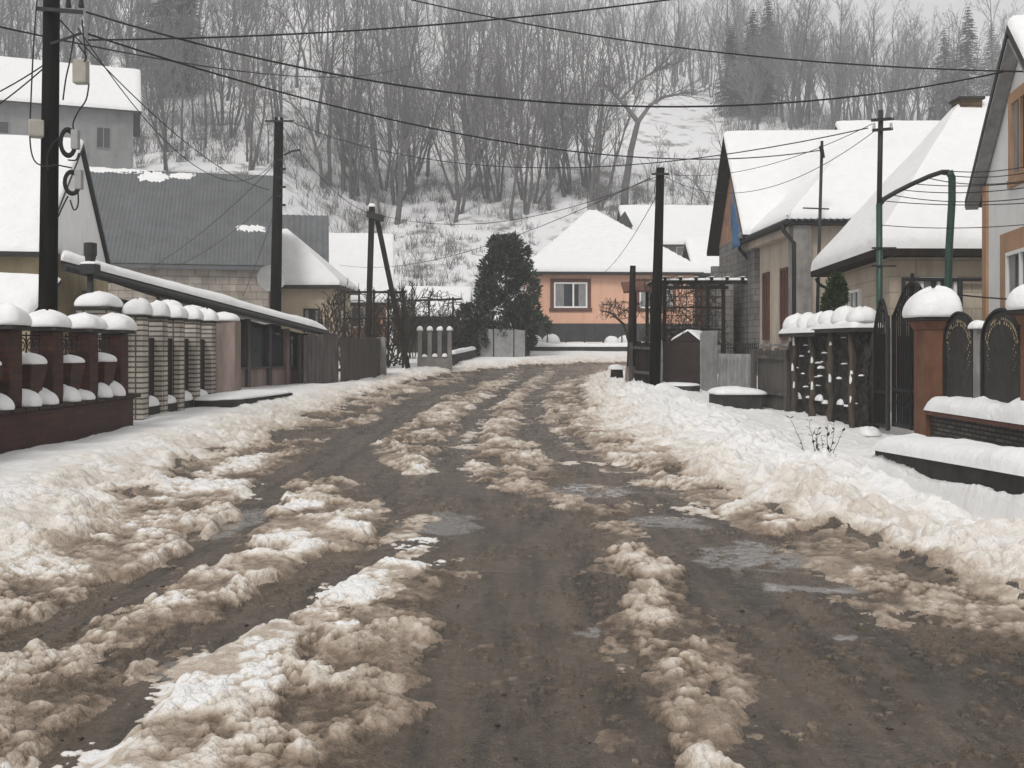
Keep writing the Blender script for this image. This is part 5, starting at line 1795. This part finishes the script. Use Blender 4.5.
MB().tube([P(x, y, 18.0) for x, y in arch], 0.045, 8).build('bracket_arch', STEEL, se, smooth=True)
MB().tube([P(949, 171, 18.0), P(952, 178, 18.0), P(952, 200, 18.0), P(949, 250, 18), P(947, 330, 18), P(947, 400, 18)], 0.065, 10).build('green_post', GREEN, se, smooth=True)
for zz in (248, 266):
    MB().beam(P(872, zz, 17.95), P(896, zz, 17.95), 0.035, 0.03).build('rung', STEEL, se)
mt = thing('service_mast', 'thin service mast with a small crossbar before the corrugated eave', 'mast', (8.4, 27.15, 0.5))
MB().tube([P(815, 400, 27.15), P(822, 141, 27.15)], [0.05, 0.04], 8).build('shaft', STEEL, mt, smooth=True)
MB().beam(P(803, 208, 27.1), P(829, 209, 27.1), 0.035, 0.035).build('crossbar', STEEL, mt)
MB().tube([P(821, 146, 27.05), P(823, 158, 27.05)], 0.06, 6).build('insulator', CABLE, mt)


# ------------------------------------------------------------------ overhead cables


def cable(p, q, sag, label, r=0.016, group='overhead cables across the street'):
    p, q = Vector(p), Vector(q)
    pts = [p.lerp(q, t / 28) - Z * (sag * 4 * (t / 28) * (1 - t / 28)) for t in range(29)]
    return tag(MB().tube(pts, r * 0.84, 5).build('power_cable', CABLE, None, smooth=True), label, 'cable', group)


cable(P(88, 40, 14.4), P(960, -50, 16), 0.33, 'cable climbing from the thick pole across to the upper right over the trees')
cable(P(86, 12, 14.4), P(1012, 70, 16.6), 0.95, 'sagging cable from the thick pole crossarm to the white gable house', 0.018)
cable(P(250, -45, 20), P(1060, 72, 15.5), 0.55, 'cable entering over the wooded hill and running towards the white gable')
cable(P(88, 34, 14.4), P(822, 150, 27.1), 0.85, 'cable from the thick pole down to the thin service mast', 0.018)
cable(P(288, 121, 30.9), P(868, 128, 17.95), 1.05, 'cable from the slim pole to the twin crossarm steel pole', 0.013)
cable(P(60, 20, 14.3), P(270, 190, 30.9), 0.45, 'cable slanting down from the thick pole to the slim pole', 0.012)
cable(P(78, 28, 14.2), P(276, 160, 30.9), 1.3, 'deeper hanging cable between the thick and slim poles', 0.010)
cable(P(274, 165, 30.9), P(150, 268, 36), 0.25, 'drop cable crossing in front of the grey metal roof', 0.012)
cable(P(274, 195, 30.9), P(182, 264, 37), 0.2, 'lower drop cable across the corrugated roof', 0.011)
cable(P(275, 210, 30.9), P(243, 296, 37), 0.1, 'short drop cable beside the satellite dish', 0.011)
cable(P(280, 122, 30.9), P(372, 214, 35.9), 0.5, 'cable from the slim pole to the strutted dark pole', 0.012)
cable(P(376, 214, 35.9), P(658, 176, 25.9), 0.75, 'cable from the strutted pole over the evergreen to the black pole', 0.011)
cable(P(48, 62, 14.3), P(-80, 122, 13.5), 0.1, 'upper cable leaving the thick pole to the side away from the street', 0.012)
cable(P(46, 66, 14.3), P(-80, 150, 13), 0.1, 'lower cable leaving the thick pole to the side away from the street', 0.012)
cable(P(664, 174, 25.9), P(872, 124, 17.95), 0.35, 'faint cable over the brick gable roof to the steel pole', 0.008)
cable(P(664, 176, 25.9), P(876, 130, 17.95), 0.75, 'lower faint cable over the snowy gable roof', 0.008)
cable(P(-40, 18, 15), P(420, 62, 60), 0.9, 'faint distant cable in front of the hillside trees', 0.02)
cable(P(650, 178, 25.9), P(340, 265, 58), 0.9, 'thin cable running away from the black pole to the orange house', 0.012)
cable(P(666, 178, 25.9), P(600, 275, 55), 0.4, 'thin cable from the black pole to the peach house eave', 0.012)
arch_pts = [(949, 171), (940, 174), (928, 178), (915, 184), (903, 190), (892, 195), (884, 201)]
for i, ((x, y), y2) in enumerate(zip(arch_pts, (170, 176, 184, 186, 191, 202, 207))):
    cable(P(x, y, 17.98), P(1030, y2 - 4, 15.6), 0.05 + 0.02 * (i % 3), ['topmost', 'second from the top', 'third from the top', 'middle', 'third from the bottom', 'second from the bottom', 'lowest'][i] + ' of the seven service wires from the arch to the white gable', 0.010, 'service wires from the bent arch')
cable(P(880, 225, 17.98), P(1032, 224, 15.6), 0.06, 'single wire below the arch running to the white house wall', 0.009)
cable(P(946, 293, 17.9), P(1030, 300, 15.3), 0.02, 'thick horizontal cable just above the arched ornamental panels', 0.016)
# ------------------------------------------------------------------ vegetation
def np_mesh(name, v, f, m, smooth=False):
    me = bpy.data.meshes.new(name)
    v = np.asarray(v, np.float32)
    f = np.asarray(f, np.int32)
    me.vertices.add(len(v))
    me.vertices.foreach_set('co', v.ravel())
    me.loops.add(f.size)
    me.loops.foreach_set('vertex_index', f.ravel())
    me.polygons.add(len(f))
    me.polygons.foreach_set('loop_start', (np.arange(len(f)) * f.shape[1]).astype(np.int32))
    me.update(calc_edges=True)
    me.materials.append(m)
    return me


def bare_tree_parts(seed, h=16, stems=1, spread=0.35, r0=0.17, dense=1.0, curve=0.1):
    rr = random.Random(seed)
    T, B = MB(), MB()

    def rv(k):
        return Vector((rr.uniform(-k, k), rr.uniform(-k, k), rr.uniform(-k, k)))

    def path(p, d, L, n, wob_, up):
        pts = [p.copy()]
        for _ in range(n):
            d = (d + rv(wob_) + Z * up).normalized()
            p = p + d * (L / n)
            pts.append(p.copy())
        return pts

    def at(pts, t):
        k = min(int(t * (len(pts) - 1)), len(pts) - 2)
        u = t * (len(pts) - 1) - k
        return pts[k].lerp(pts[k + 1], u), (pts[k + 1] - pts[k]).normalized()

    def side(d, ang):
        a = d.cross(rv(1) + Vector((0.01, 0.02, 0))).normalized()
        return (d * math.cos(ang) + a * math.sin(ang)).normalized()

    for s in range(stems):
        az = rr.uniform(0, 6.28)
        tilt = rr.uniform(0.0, 0.08) if stems == 1 else rr.uniform(0.12, 0.4)
        d = Vector((math.cos(az) * math.sin(tilt), math.sin(az) * math.sin(tilt), math.cos(tilt)))
        hh = h * rr.uniform(0.82, 1.0)
        tr = path(Vector((math.cos(az) * 0.15 * (stems > 1), math.sin(az) * 0.15 * (stems > 1), -0.4)), d, hh, 9, curve, 0.05)
        n = len(tr)
        ra = r0 * (0.75 if stems > 1 else 1)
        T.tube(tr, [1.15 * ra * (1 - 0.93 * (i / (n - 1)) ** 0.85) for i in range(n)], 6, caps=False)
        for b in range(int(15 * dense)):
            t = 0.22 + 0.76 * (b + rr.random()) / (15 * dense)
            p, dd = at(tr, t)
            L = h * spread * (1.05 - 0.7 * t) * rr.uniform(0.7, 1.2)
            lim = path(p, side(dd, rr.uniform(0.45, 0.85)), L, 5, 0.12, 0.13)
            lr = ra * (1 - 0.9 * t) * 0.42 + 0.016
            B.tube(lim, [lr * (1 - 0.75 * i / 5) for i in range(6)], 4, caps=False)
            for c in range(int(6 * dense)):
                t2 = 0.2 + 0.78 * (c + rr.random()) / (6 * dense)
                p2, d2 = at(lim, t2)
                L2 = L * 0.45 * (1.15 - 0.6 * t2) * rr.uniform(0.7, 1.2)
                tw = path(p2, side(d2, rr.uniform(0.4, 0.8)), L2, 3, 0.14, 0.12)
                B.tube(tw, [0.020, 0.016, 0.012, 0.008], 3, caps=False)
                for e_ in range(int(4 * dense)):
                    p3, d3 = at(tw, 0.2 + 0.78 * rr.random())
                    L3 = L2 * rr.uniform(0.35, 0.65)
                    q = path(p3, side(d3, rr.uniform(0.35, 0.7)), L3, 2, 0.12, 0.1)
                    B.tube(q, [0.013, 0.010, 0.006], 3, caps=False)
    return T, B


def proto_tree(i, **kw):
    T, B = bare_tree_parts(900 + i, **kw)
    out = []
    for m, nm, mt_ in ((T, 'trunk', BARK), (B, 'crown', TWIG)):
        me = bpy.data.meshes.new(nm)
        me.from_pydata(m.v, [], m.f)
        me.materials.append(mt_)
        out.append((nm, me))
    return out


KINDS = [
    ('tall straight bare tree', dict(h=19, stems=1, spread=0.36, r0=0.20, curve=0.13)),
    ('tall bare tree with steep branches', dict(h=20, stems=1, spread=0.33, r0=0.23, curve=0.1)),
    ('bare tree dividing into two stems', dict(h=17, stems=2, spread=0.38, r0=0.19, curve=0.14)),
    ('bare many stemmed tree', dict(h=15, stems=4, spread=0.34, r0=0.16, dense=0.8, curve=0.14)),
    ('crooked bare tree', dict(h=14, stems=1, spread=0.48, r0=0.19, curve=0.24)),
    ('thin young bare tree', dict(h=11, stems=1, spread=0.34, r0=0.09, dense=0.8)),
    ('broad bare tree', dict(h=15, stems=2, spread=0.42, r0=0.2, curve=0.14)),
    ('slender bare tree', dict(h=17, stems=1, spread=0.28, r0=0.13, dense=0.85)),
]
PROTO = [proto_tree(i, **k[1]) for i, k in enumerate(KINDS)]


def place_tree(k, x, y, z, rz, s, label, group, tilt=(0, 0), name='bare_tree', cat='tree'):
    r = thing(name, label, cat, (x, y, z), group)
    r.rotation_euler = (tilt[0], tilt[1], rz)
    r.scale = (s, s, s)
    for nm, me in PROTO[k]:
        o = bpy.data.objects.new(nm, me)
        COL.objects.link(o)
        o.parent = r
    return r


rt = random.Random(33)
ZONES = [
    # px range, Y range, count, kind weights, where, group, scale
    ((100, 300), (84, 108), 28, (4, 5, 2, 3, 7, 7, 7), 'on the slope above the grey metal roof', (0.8, 1.1)),
    ((100, 330), (110, 168), 36, (0, 4, 2, 7, 6, 1), 'high on the hillside above the grey metal roof', (0.85, 1.15)),
    ((300, 430), (92, 108), 20, (0, 1, 2, 3, 4, 7), 'on the slope above the strutted pole', (0.85, 1.1)),
    ((330, 560), (112, 165), 34, (0, 4, 2, 6, 0, 1), 'high on the hillside above the evergreen', (0.9, 1.2)),
    ((420, 600), (92, 106), 20, (4, 1, 2, 3, 6, 3), 'on the slope above the peach house', (0.9, 1.15)),
    ((-60, 110), (92, 150), 34, (0, 1, 2, 3, 7), 'behind the hillside house', (0.85, 1.15)),
    ((560, 745), (142, 178), 26, (0, 1, 2, 7), 'along the top of the open snow field', (0.85, 1.1)),
    ((745, 905), (122, 150), 38, (0, 4, 7, 2, 6), 'on the ridge over the brick gable house', (0.85, 1.1)),
    ((890, 1080), (122, 150), 24, (0, 1, 7, 2), 'on the ridge over the cream house chimney', (0.85, 1.1)),
    ((590, 745), (84, 112), 9, (5, 5, 4), 'scattered on the snow field behind the far house', (0.55, 0.8)),
]
for (pa_, pb_), (ya, yb), n, ks, where, sc in ZONES:
    for _ in range(n):
        px = rt.uniform(pa_, pb_)
        Y = rt.uniform(ya, yb)
        x = XY(px, Y)
        k = rt.choice(ks)
        place_tree(k, x, Y, hz(x, Y), rt.uniform(0, 6.28), rt.uniform(*sc), KINDS[k][0] + ' ' + where, KINDS[k][0] + 's ' + where,
                   (rt.uniform(-0.1, 0.1), rt.uniform(-0.08, 0.22)))

# the forked bent tree on the open field
ft = thing('forked_tree', 'bent bare tree with one strong fork standing alone on the snow field', 'tree', P(624, 232, 96))
YF = 96
tm = MB()
tm.tube([P(624, 238, YF), P(625, 190, YF), P(631, 150, YF), P(638, 122, YF)], [0.42, 0.36, 0.30, 0.26], 8)
tm.build('trunk', BARK, ft, smooth=True)
cm = MB()
rr = random.Random(4)


def spray(pts, r0, n, L, seed):
    rr = random.Random(seed)
    pts = [Vector(p) for p in pts]
    cm.tube(pts, [r0 * (1 - 0.6 * i / (len(pts) - 1)) for i in range(len(pts))], 6, caps=False)
    for i in range(n):
        t = 0.35 + 0.65 * rr.random()
        k_ = min(int(t * (len(pts) - 1)), len(pts) - 2)
        p = pts[k_].lerp(pts[k_ + 1], t * (len(pts) - 1) - k_)
        d = ((pts[k_ + 1] - pts[k_]).normalized() * 0.6 + Vector((rr.uniform(-1, 1), rr.uniform(-1, 1), rr.uniform(-0.4, 1)))).normalized()
        q = [p]
        for _ in range(4):
            d = (d + Vector((rr.uniform(-0.3, 0.3), rr.uniform(-0.3, 0.3), rr.uniform(-0.2, 0.25)))).normalized()
            q.append(q[-1] + d * L * rr.uniform(0.15, 0.35))
        cm.tube(q, [0.05, 0.04, 0.03, 0.02, 0.01], 4, caps=False)
        for j in range(5):
            w_ = q[rr.randrange(1, 5)]
            d2 = (d + Vector((rr.uniform(-1, 1), rr.uniform(-1, 1), rr.uniform(-0.6, 1)))).normalized()
            cm.tube([w_, w_ + d2 * L * 0.25, w_ + d2 * L * 0.5 + Z * 0.1], [0.022, 0.016, 0.008], 3, caps=False)


spray([P(638, 122, YF), P(625, 105, YF), P(612, 92, YF), P(606, 66, YF)], 0.24, 26, 4, 1)
spray([P(638, 122, YF), P(650, 105, YF), P(664, 97, YF), P(688, 92, YF)], 0.22, 30, 4, 2)
spray([P(620, 100, YF), P(640, 80, YF), P(660, 68, YF), P(680, 62, YF)], 0.15, 26, 4, 3)
cm.build('crown', TWIG, ft)

# spruces
def spruce_parts(seed, h=15, w_=3.2):
    rr = random.Random(seed)
    T = MB().tube([(0, 0, -0.4), (0, 0, h * 0.5), (0, 0, h)], [0.22, 0.13, 0.02], 6)
    B = MB()
    z = h * 0.1
    while z < h * 0.985:
        L = w_ * (1 - z / h) ** 0.85 + 0.15
        for b in range(13):
            a = rr.uniform(0, 6.28)
            l_ = L * rr.uniform(0.65, 1.1)
            d = Vector((math.cos(a), math.sin(a), 0))
            s_ = Vector((-math.sin(a), math.cos(a), 0))
            for q in range(7):
                t0 = 0.1 + 0.9 * q / 7
                p = Vector((0, 0, z)) + d * l_ * t0 - Z * (0.32 * l_ * t0 ** 1.3 - 0.12 * l_ * t0 ** 3)
                ww = 0.40 * l_ * (1 - t0 * 0.75) * rr.uniform(0.5, 1.1)
                for sg_ in (-1, 1):
                    e_ = p + s_ * sg_ * ww + d * ww * 0.7 - Z * rr.uniform(0.1, 0.3) * l_ * 0.4
                    B.add([p - d * 0.08, p + d * 0.12, e_], [(0, 1, 2)])
        z += h * 0.022
    return T, B


for i in range(2):
    T, B = spruce_parts(50 + i, 16 + 2 * i, 4.4)
    out = []
    for m, nm, mt_ in ((T, 'trunk', BARK), (B, 'crown', SPRUCE)):
        me = bpy.data.meshes.new(nm)
        me.from_pydata(m.v, [], m.f)
        me.materials.append(mt_)
        out.append((nm, me))
    PROTO.append(out)
for k, px, Y, s_, lab in ((8, 753, 137, 0.95, 'dark spruce at the edge of the open snow field on the ridge'), (9, 968, 132, 0.95, 'broad dark spruce on the ridge just above the chimney'),
                          (9, 165, 112, 1.15, 'dense spruce high over the hillside house roof'), (8, 188, 116, 0.9, 'smaller spruce beside the dense one on the hillside'), (9, 992, 140, 0.85, 'pale hazy spruce next to the white gable house'), (9, 944, 138, 0.8, 'spruce to the side of the broad one over the snowy ridge roof'), (8, 731, 139, 0.8, 'smaller dark spruce at the rim of the snow field'), (9, 768, 143, 0.9, 'tall spruce behind the snow field rim over the brick gable')):
    x = XY(px, Y)
    place_tree(k, x, Y, hz(x, Y), px, s_, lab, 'spruces on the hillside', name='spruce_tree')

# ------------------------------------------------------------------ brushwood on the slope: one mass
def brush(n_list, seed):
    rng = np.random.default_rng(seed)
    V, Fq = [], []
    k = 0
    for (pa_, pb_, ya, yb, n, hh, sp) in n_list:
        for _ in range(n):
            px = rng.uniform(pa_, pb_)
            Y = rng.uniform(ya, yb)
            x = XY(px, Y)
            z = hz(x, Y)
            ns = rng.integers(7, 15)
            for _s in range(ns):
                a = rng.uniform(0, 6.28)
                L = hh * rng.uniform(0.5, 1.2)
                t = rng.uniform(0.05, sp)
                p = np.array([x + rng.normal(0, 0.25), Y + rng.normal(0, 0.25), z - 0.1])
                d = np.array([math.cos(a) * math.sin(t), math.sin(a) * math.sin(t), math.cos(t)])
                r = rng.uniform(0.014, 0.035)
                for q in range(2):
                    e = p + d * L / 2
                    for c, rad in ((p, r), (e, r * 0.6)):
                        V.extend([c + [rad, 0, 0], c + [-rad * 0.5, rad * 0.87, 0], c + [-rad * 0.5, -rad * 0.87, 0]])
                    for j in range(3):
                        j2 = (j + 1) % 3
                        Fq.append((k + j, k + j2, k + 3 + j2, k + 3 + j))
                    k += 6
                    p = e
                    r *= 0.6
                    d = d + rng.normal(0, 0.25, 3)
                    d /= np.linalg.norm(d)
    return np.array(V), np.array(Fq)


v, f = brush([(390, 610, 97, 105, 80, 1.8, 0.9), (100, 390, 88, 104, 210, 2.4, 0.7), (300, 460, 74, 96, 150, 1.3, 0.8), (400, 545, 72, 97, 170, 0.7, 1.1), (100, 620, 104, 150, 260, 2.6, 0.6), (200, 600, 94, 108, 80, 2.2, 0.8), (400, 620, 98, 104, 50, 1.3, 1.1),
              (600, 760, 82, 112, 130, 1.3, 0.8), (720, 1010, 116, 145, 240, 3.4, 0.5), (-40, 150, 92, 140, 100, 2.5, 0.6), (590, 640, 92, 102, 25, 2.2, 0.7), (160, 330, 70, 86, 30, 0.8, 0.9)], 5)
ug = bpy.data.objects.new('undergrowth', np_mesh('undergrowth', v, f, TWIG))
COL.objects.link(ug)
ug['kind'] = 'stuff'
ug['category'] = 'undergrowth'
ug['label'] = 'tangled bare brushwood and weeds all over the snowy hillside'

# ------------------------------------------------------------------ the far wood up the slope: one mass
def mass(seed, zones):
    rng = np.random.default_rng(seed)
    lib = []
    for i, kw in enumerate((dict(h=17, stems=1, spread=0.36, r0=0.2, dense=0.62, curve=0.13), dict(h=16, stems=2, spread=0.36, r0=0.18, dense=0.5, curve=0.15), dict(h=18, stems=1, spread=0.3, r0=0.2, dense=0.62, curve=0.1))):
        T, B = bare_tree_parts(700 + i, **kw)
        V = np.array(T.v + B.v)
        Q = np.array(T.f + [tuple(q + len(T.v) for q in f_) for f_ in B.f])
        lib.append((V, Q))
    VV, QQ = [], []
    k = 0
    for pa_, pb_, ya, yb, n in zones:
        for _ in range(n):
            Y = rng.uniform(ya, yb)
            x = XY(rng.uniform(pa_, pb_), Y)
            V, Q = lib[rng.integers(0, 3)]
            a = rng.uniform(0, 6.28)
            s_ = rng.uniform(0.75, 1.15)
            R = np.array([[math.cos(a), -math.sin(a), 0], [math.sin(a), math.cos(a), 0], [rng.uniform(-0.05, 0.05), rng.uniform(-0.05, 0.05), 1]]).T
            VV.append((V @ R) * s_ + np.array([x, Y, hz(x, Y)]))
            QQ.append(Q + k)
            k += len(V)
    return np.concatenate(VV), np.concatenate(QQ)


v, f = mass(8, [(-80, 330, 160, 262, 95), (330, 620, 160, 262, 90), (620, 780, 150, 230, 52), (780, 960, 138, 175, 34)])
fw = bpy.data.objects.new('far_woods', np_mesh('far_woods', v, f, TWIG))
COL.objects.link(fw)
fw['kind'] = 'stuff'
fw['category'] = 'woods'
fw['label'] = 'hazy far wood of bare trees covering the upper slope'

# ------------------------------------------------------------------ bare garden shrubs and trellis by the strutted pole
SHK = len(PROTO)
for i, kw in enumerate((dict(h=3.6, stems=5, spread=0.4, r0=0.05, dense=0.6, curve=0.2), dict(h=4.4, stems=4, spread=0.45, r0=0.06, dense=0.7, curve=0.22))):
    PROTO.append(proto_tree(60 + i, **kw))
    for _, me_ in PROTO[-1]:
        me_.materials[0] = VINEM
for k, px, Y, s_, lab in ((0, 345, 35, 0.6, 'bare garden shrub at the end of the board fence'), (1, 388, 39, 0.85, 'tall bare shrub tangled behind the strut'), (0, 402, 40, 1.0, 'bare shrub behind the white concrete fence'),
                          (1, 358, 38.5, 0.65, 'bare shrub between the concrete pole and the cottage'), (0, 428, 43, 0.6, 'bare shrub over the white fence posts'), (1, 412, 45, 0.7, 'taller bare shrub before the snowy terrace'),
                          (0, 445, 46, 0.9, 'bare shrub leaning against the evergreen'), (1, 318, 33, 0.8, 'bare little tree over the low end of the lean-to'), (0, 378, 42, 0.8, 'bare shrub before the orange house wall'), (1, 398, 47, 0.9, 'wide bare shrub before the orange house')):
    x = XY(px, Y)
    place_tree(SHK + k, x, Y, gz(x, Y), px * 1.7, s_, lab, 'bare shrubs by the strutted pole', name='bare_shrub', cat='shrub')
tr = thing('vine_trellis', 'dark trellis posts and rails with vines behind the white fence', 'trellis', (-4, 42, 1))
for i in range(3):
    p = P(405 + 24 * i, 350, 45)
    MB().box((p.x, 45, 0.9), (0.08, 0.08, 2.9)).build('post', DWOOD, tr)
MB().beam(P(395, 301, 45), P(462, 299, 45), 0.09, 0.09).beam(P(395, 318, 45), P(462, 317, 45), 0.04, 0.04).build('rails', DWOOD, tr)
vines(60, -5.3, -2.2, 44.6, 45.4, 2.2, 4.0, 31, 0.018).build('vine', VINEM, tr)
tr2 = thing('vine_trellis', 'dark trellis frame crowded with canes before the small cottage', 'trellis', (-6, 38, 1))
for i in range(5):
    x = -6.3 + 0.55 * i
    MB().box((x, 37.6, 0.7), (0.07, 0.07, 3.0)).build('post', DWOOD, tr2)
MB().beam((-6.4, 37.6, 3.6), (-4.0, 37.6, 3.6), 0.08, 0.08).beam((-6.4, 37.6, 2.6), (-4.0, 37.6, 2.6), 0.05, 0.05).beam((-6.4, 37.6, 1.6), (-4.0, 37.6, 1.6), 0.05, 0.05).build('rails', DWOOD, tr2)
vines(60, -6.4, -4.0, 37.4, 38.0, 0.9, 3.7, 37, 0.018).build('vine', VINEM, tr2)

# ------------------------------------------------------------------ evergreens
def evergreen(name, label, cat, c, h, w_, n, leaf, m, seed, bulge=0.42, lump=0.25):
    rng = np.random.default_rng(seed)
    r = thing(name, label, cat, c)
    MB().tube([Vector(c) - Z * 0.2, Vector(c) + Z * h * 0.55, Vector(c) + Z * h * 0.9], [0.04 * w_, 0.03 * w_, 0.01 * w_], 8).build('trunk', BARK, r)
    # foliage clumps hung over the outline, leaves gathered round each
    nc = max(110, int(n / 190))
    ct = rng.random(nc) ** 0.9
    ca_ = rng.random(nc) * 2 * np.pi
    prof = np.interp(ct, [0, 0.06, 0.2, 0.42, 0.62, 0.78, 0.9, 0.97, 1.0], [0.80, 0.95, 1.0, 0.98, 0.88, 0.72, 0.52, 0.32, 0.08])
    crad = prof * w_ / 2 * (0.45 + 0.5 * rng.random(nc) ** 0.5) * (1 + lump * rng.normal(0, 0.35, nc))
    cc = np.stack([c[0] + crad * np.cos(ca_), c[1] + crad * np.sin(ca_), c[2] + 0.1 + ct * h * 0.95], -1)
    cs = (0.045 + 0.10 * rng.random(nc) ** 1.5) * w_ * (1.6 if w_ < 1 else 1.0) * (1.15 - 0.5 * ct)
    pick = rng.integers(0, nc, n)
    off = rng.normal(0, 1, (n, 3))
    off /= np.linalg.norm(off, axis=1, keepdims=True)
    off *= (cs[pick] * rng.random(n) ** 0.45)[:, None]
    off[:, 2] *= 1.5
    p = cc[pick] + off
    p[:, 2] = np.maximum(p[:, 2], c[2] + 0.02)
    a = ca_[pick]
    out = off / (np.linalg.norm(off, axis=1, keepdims=True) + 1e-9) * 0.8 + np.stack([np.cos(a), np.sin(a), np.full(n, 0.8)], -1) * 0.6 + rng.normal(0, 0.55, (n, 3))
    out /= np.linalg.norm(out, axis=1, keepdims=True)
    sd = np.cross(out, rng.normal(0, 1, (n, 3)))
    sd /= np.linalg.norm(sd, axis=1, keepdims=True) + 1e-9
    L = leaf * rng.uniform(0.6, 1.5, n)[:, None]
    V = np.stack([p - sd * L * 0.16, p + out * L * 0.5 - sd * L * 0.14, p + out * L, p + out * L * 0.45 + sd * L * 0.2], 1).reshape(-1, 3)
    Fq = np.arange(n * 4).reshape(n, 4)
    if w_ > 1:
        pick_ = np.nonzero((out[:, 2] > 0.55) & (rng.random(n) < 0.035))[0]
        if len(pick_):
            up = np.array([0, 0, 0.02])
            W = (V.reshape(n, 4, 3)[pick_] * 1.0 + up).reshape(-1, 3)
            so2 = bpy.data.objects.new('snow_on_boughs', np_mesh('snow_on_boughs', W - np.array(c), np.arange(len(pick_) * 4).reshape(-1, 4), SNOW))
            COL.objects.link(so2)
            so2.parent = r
    me = np_mesh('crown', V - np.array(c), Fq, m)
    o = bpy.data.objects.new('crown', me)
    COL.objects.link(o)
    o.parent = r
    return r


x_ = XY(506, 50)
evergreen('evergreen_tree', 'large dark rounded evergreen beside the peach house', 'tree', (x_ + 0.0, 50.3, 1.0), 6.35, 3.2, 28000, 0.21, THUJA, 3, lump=0.5)
evergreen('evergreen_shrub', 'low dark evergreen shrub at the foot of the large evergreen', 'shrub', (XY(470, 48.6), 48.8, 1.0), 2.5, 2.1, 10000, 0.19, THUJA, 8, lump=0.4)
evergreen('young_thuja', 'small pointed green thuja rising behind the rustic fence', 'shrub', (XY(837, 20.0), 20.0, 0.3), 2.62, 0.78, 10000, 0.075, THUJA2, 5, lump=0.12)

# dark grit strewn on the wet road: one mass
rng = np.random.default_rng(12)
V, Fq = [], []
k = 0
for _ in range(900):
    Y = 3 + 17 * rng.random() ** 1.6
    X = rng.uniform(-2.6, 2.6)
    s = rng.uniform(0.004, 0.011) if rng.random() < 0.88 else rng.uniform(0.011, 0.02)
    X0 = X - 0.3
    z = gz(X0, Y) + 0.004
    c = np.array([X0, Y, z])
    o6 = np.array([[1, 0, 0], [0, 1, 0], [-1, 0, 0], [0, -1, 0], [0, 0, 0.8], [0, 0, -0.8]]) * s * rng.uniform(0.6, 1.3, (6, 1)) * np.array([1, 1, 0.55])
    V.extend(c + o6)
    for t in ((0, 1, 4), (1, 2, 4), (2, 3, 4), (3, 0, 4), (1, 0, 5), (2, 1, 5), (3, 2, 5), (0, 3, 5)):
        Fq.append(tuple(q + k for q in t))
    k += 6
gr = bpy.data.objects.new('gravel', np_mesh('gravel', np.array(V), np.array(Fq), mat('dark_grit', (0.05, 0.042, 0.036), 0.7, 0.4, 40)))
COL.objects.link(gr)
gr['kind'] = 'stuff'
gr['category'] = 'gravel'
gr['label'] = 'dark grit and small stones strewn on the wet road'
# ------------------------------------------------------------------ light, sky, air
w = bpy.data.worlds.new('World')
SC.world = w
w.use_nodes = True
nt = w.node_tree
bg = nt.nodes['Background']
sky = nt.nodes.new('ShaderNodeTexSky')
sky.sky_type = 'NISHITA'
sky.sun_disc = False
SUN_EL, SUN_AZ = math.radians(48), math.radians(203)
sky.sun_elevation = SUN_EL
sky.sun_rotation = SUN_AZ
sky.air_density = 1.0
sky.dust_density = 4.0
hs = nt.nodes.new('ShaderNodeHueSaturation')
hs.inputs['Saturation'].default_value = 0.06
nt.links.new(sky.outputs[0], hs.inputs['Color'])
gm = nt.nodes.new('ShaderNodeMix')
gm.data_type = 'RGBA'
gm.inputs['Factor'].default_value = 0.65
gm.inputs['B'].default_value = (6.1, 6.0, 5.9, 1)
nt.links.new(hs.outputs[0], gm.inputs['A'])
nt.links.new(gm.outputs['Result'], bg.inputs[0])
bg.inputs[1].default_value = 0.103
sd = bpy.data.lights.new('overcast_sun', 'SUN')
sd.energy = 1.5
sd.angle = math.radians(14)
sd.color = (1.0, 0.97, 0.93)
so = bpy.data.objects.new('overcast_sun', sd)
COL.objects.link(so)
dv = Vector((math.sin(SUN_AZ) * math.cos(SUN_EL), math.cos(SUN_AZ) * math.cos(SUN_EL), math.sin(SUN_EL)))
so.rotation_euler = (-dv).to_track_quat('-Z', 'Y').to_euler()

hb = MB().box((0, 140, -1.8), (540, 430, 140)).build('haze', bpy.data.materials.new('winter_haze'))
hm = hb.data.materials[0]
hm.use_nodes = True
hn = hm.node_tree
hn.nodes.remove(hn.nodes['Principled BSDF'])
pv = hn.nodes.new('ShaderNodeVolumePrincipled')
pv.inputs['Density'].default_value = 0.0017
pv.inputs['Color'].default_value = (0.91, 0.93, 0.96, 1)
pv.inputs['Anisotropy'].default_value = 0.0
hn.links.new(pv.outputs[0], hn.nodes['Material Output'].inputs['Volume'])
hb['kind'] = 'stuff'
hb['category'] = 'haze'
hb['label'] = 'pale winter haze filling the valley air'

SC.view_settings.view_transform = 'Standard'
SC.view_settings.look = 'None'
SC.view_settings.exposure = 0.30
SC.view_settings.gamma = 1.0
cy = SC.cycles
cy.max_bounces = 5
cy.diffuse_bounces = 3
cy.glossy_bounces = 3
cy.transmission_bounces = 2
cy.volume_bounces = 1
cy.use_denoising = True
cy.use_adaptive_sampling = True
cy.adaptive_threshold = 0.02
cy.volume_step_rate = 1.0
cy.sample_clamp_indirect = 4.0
SC.render.use_persistent_data = False
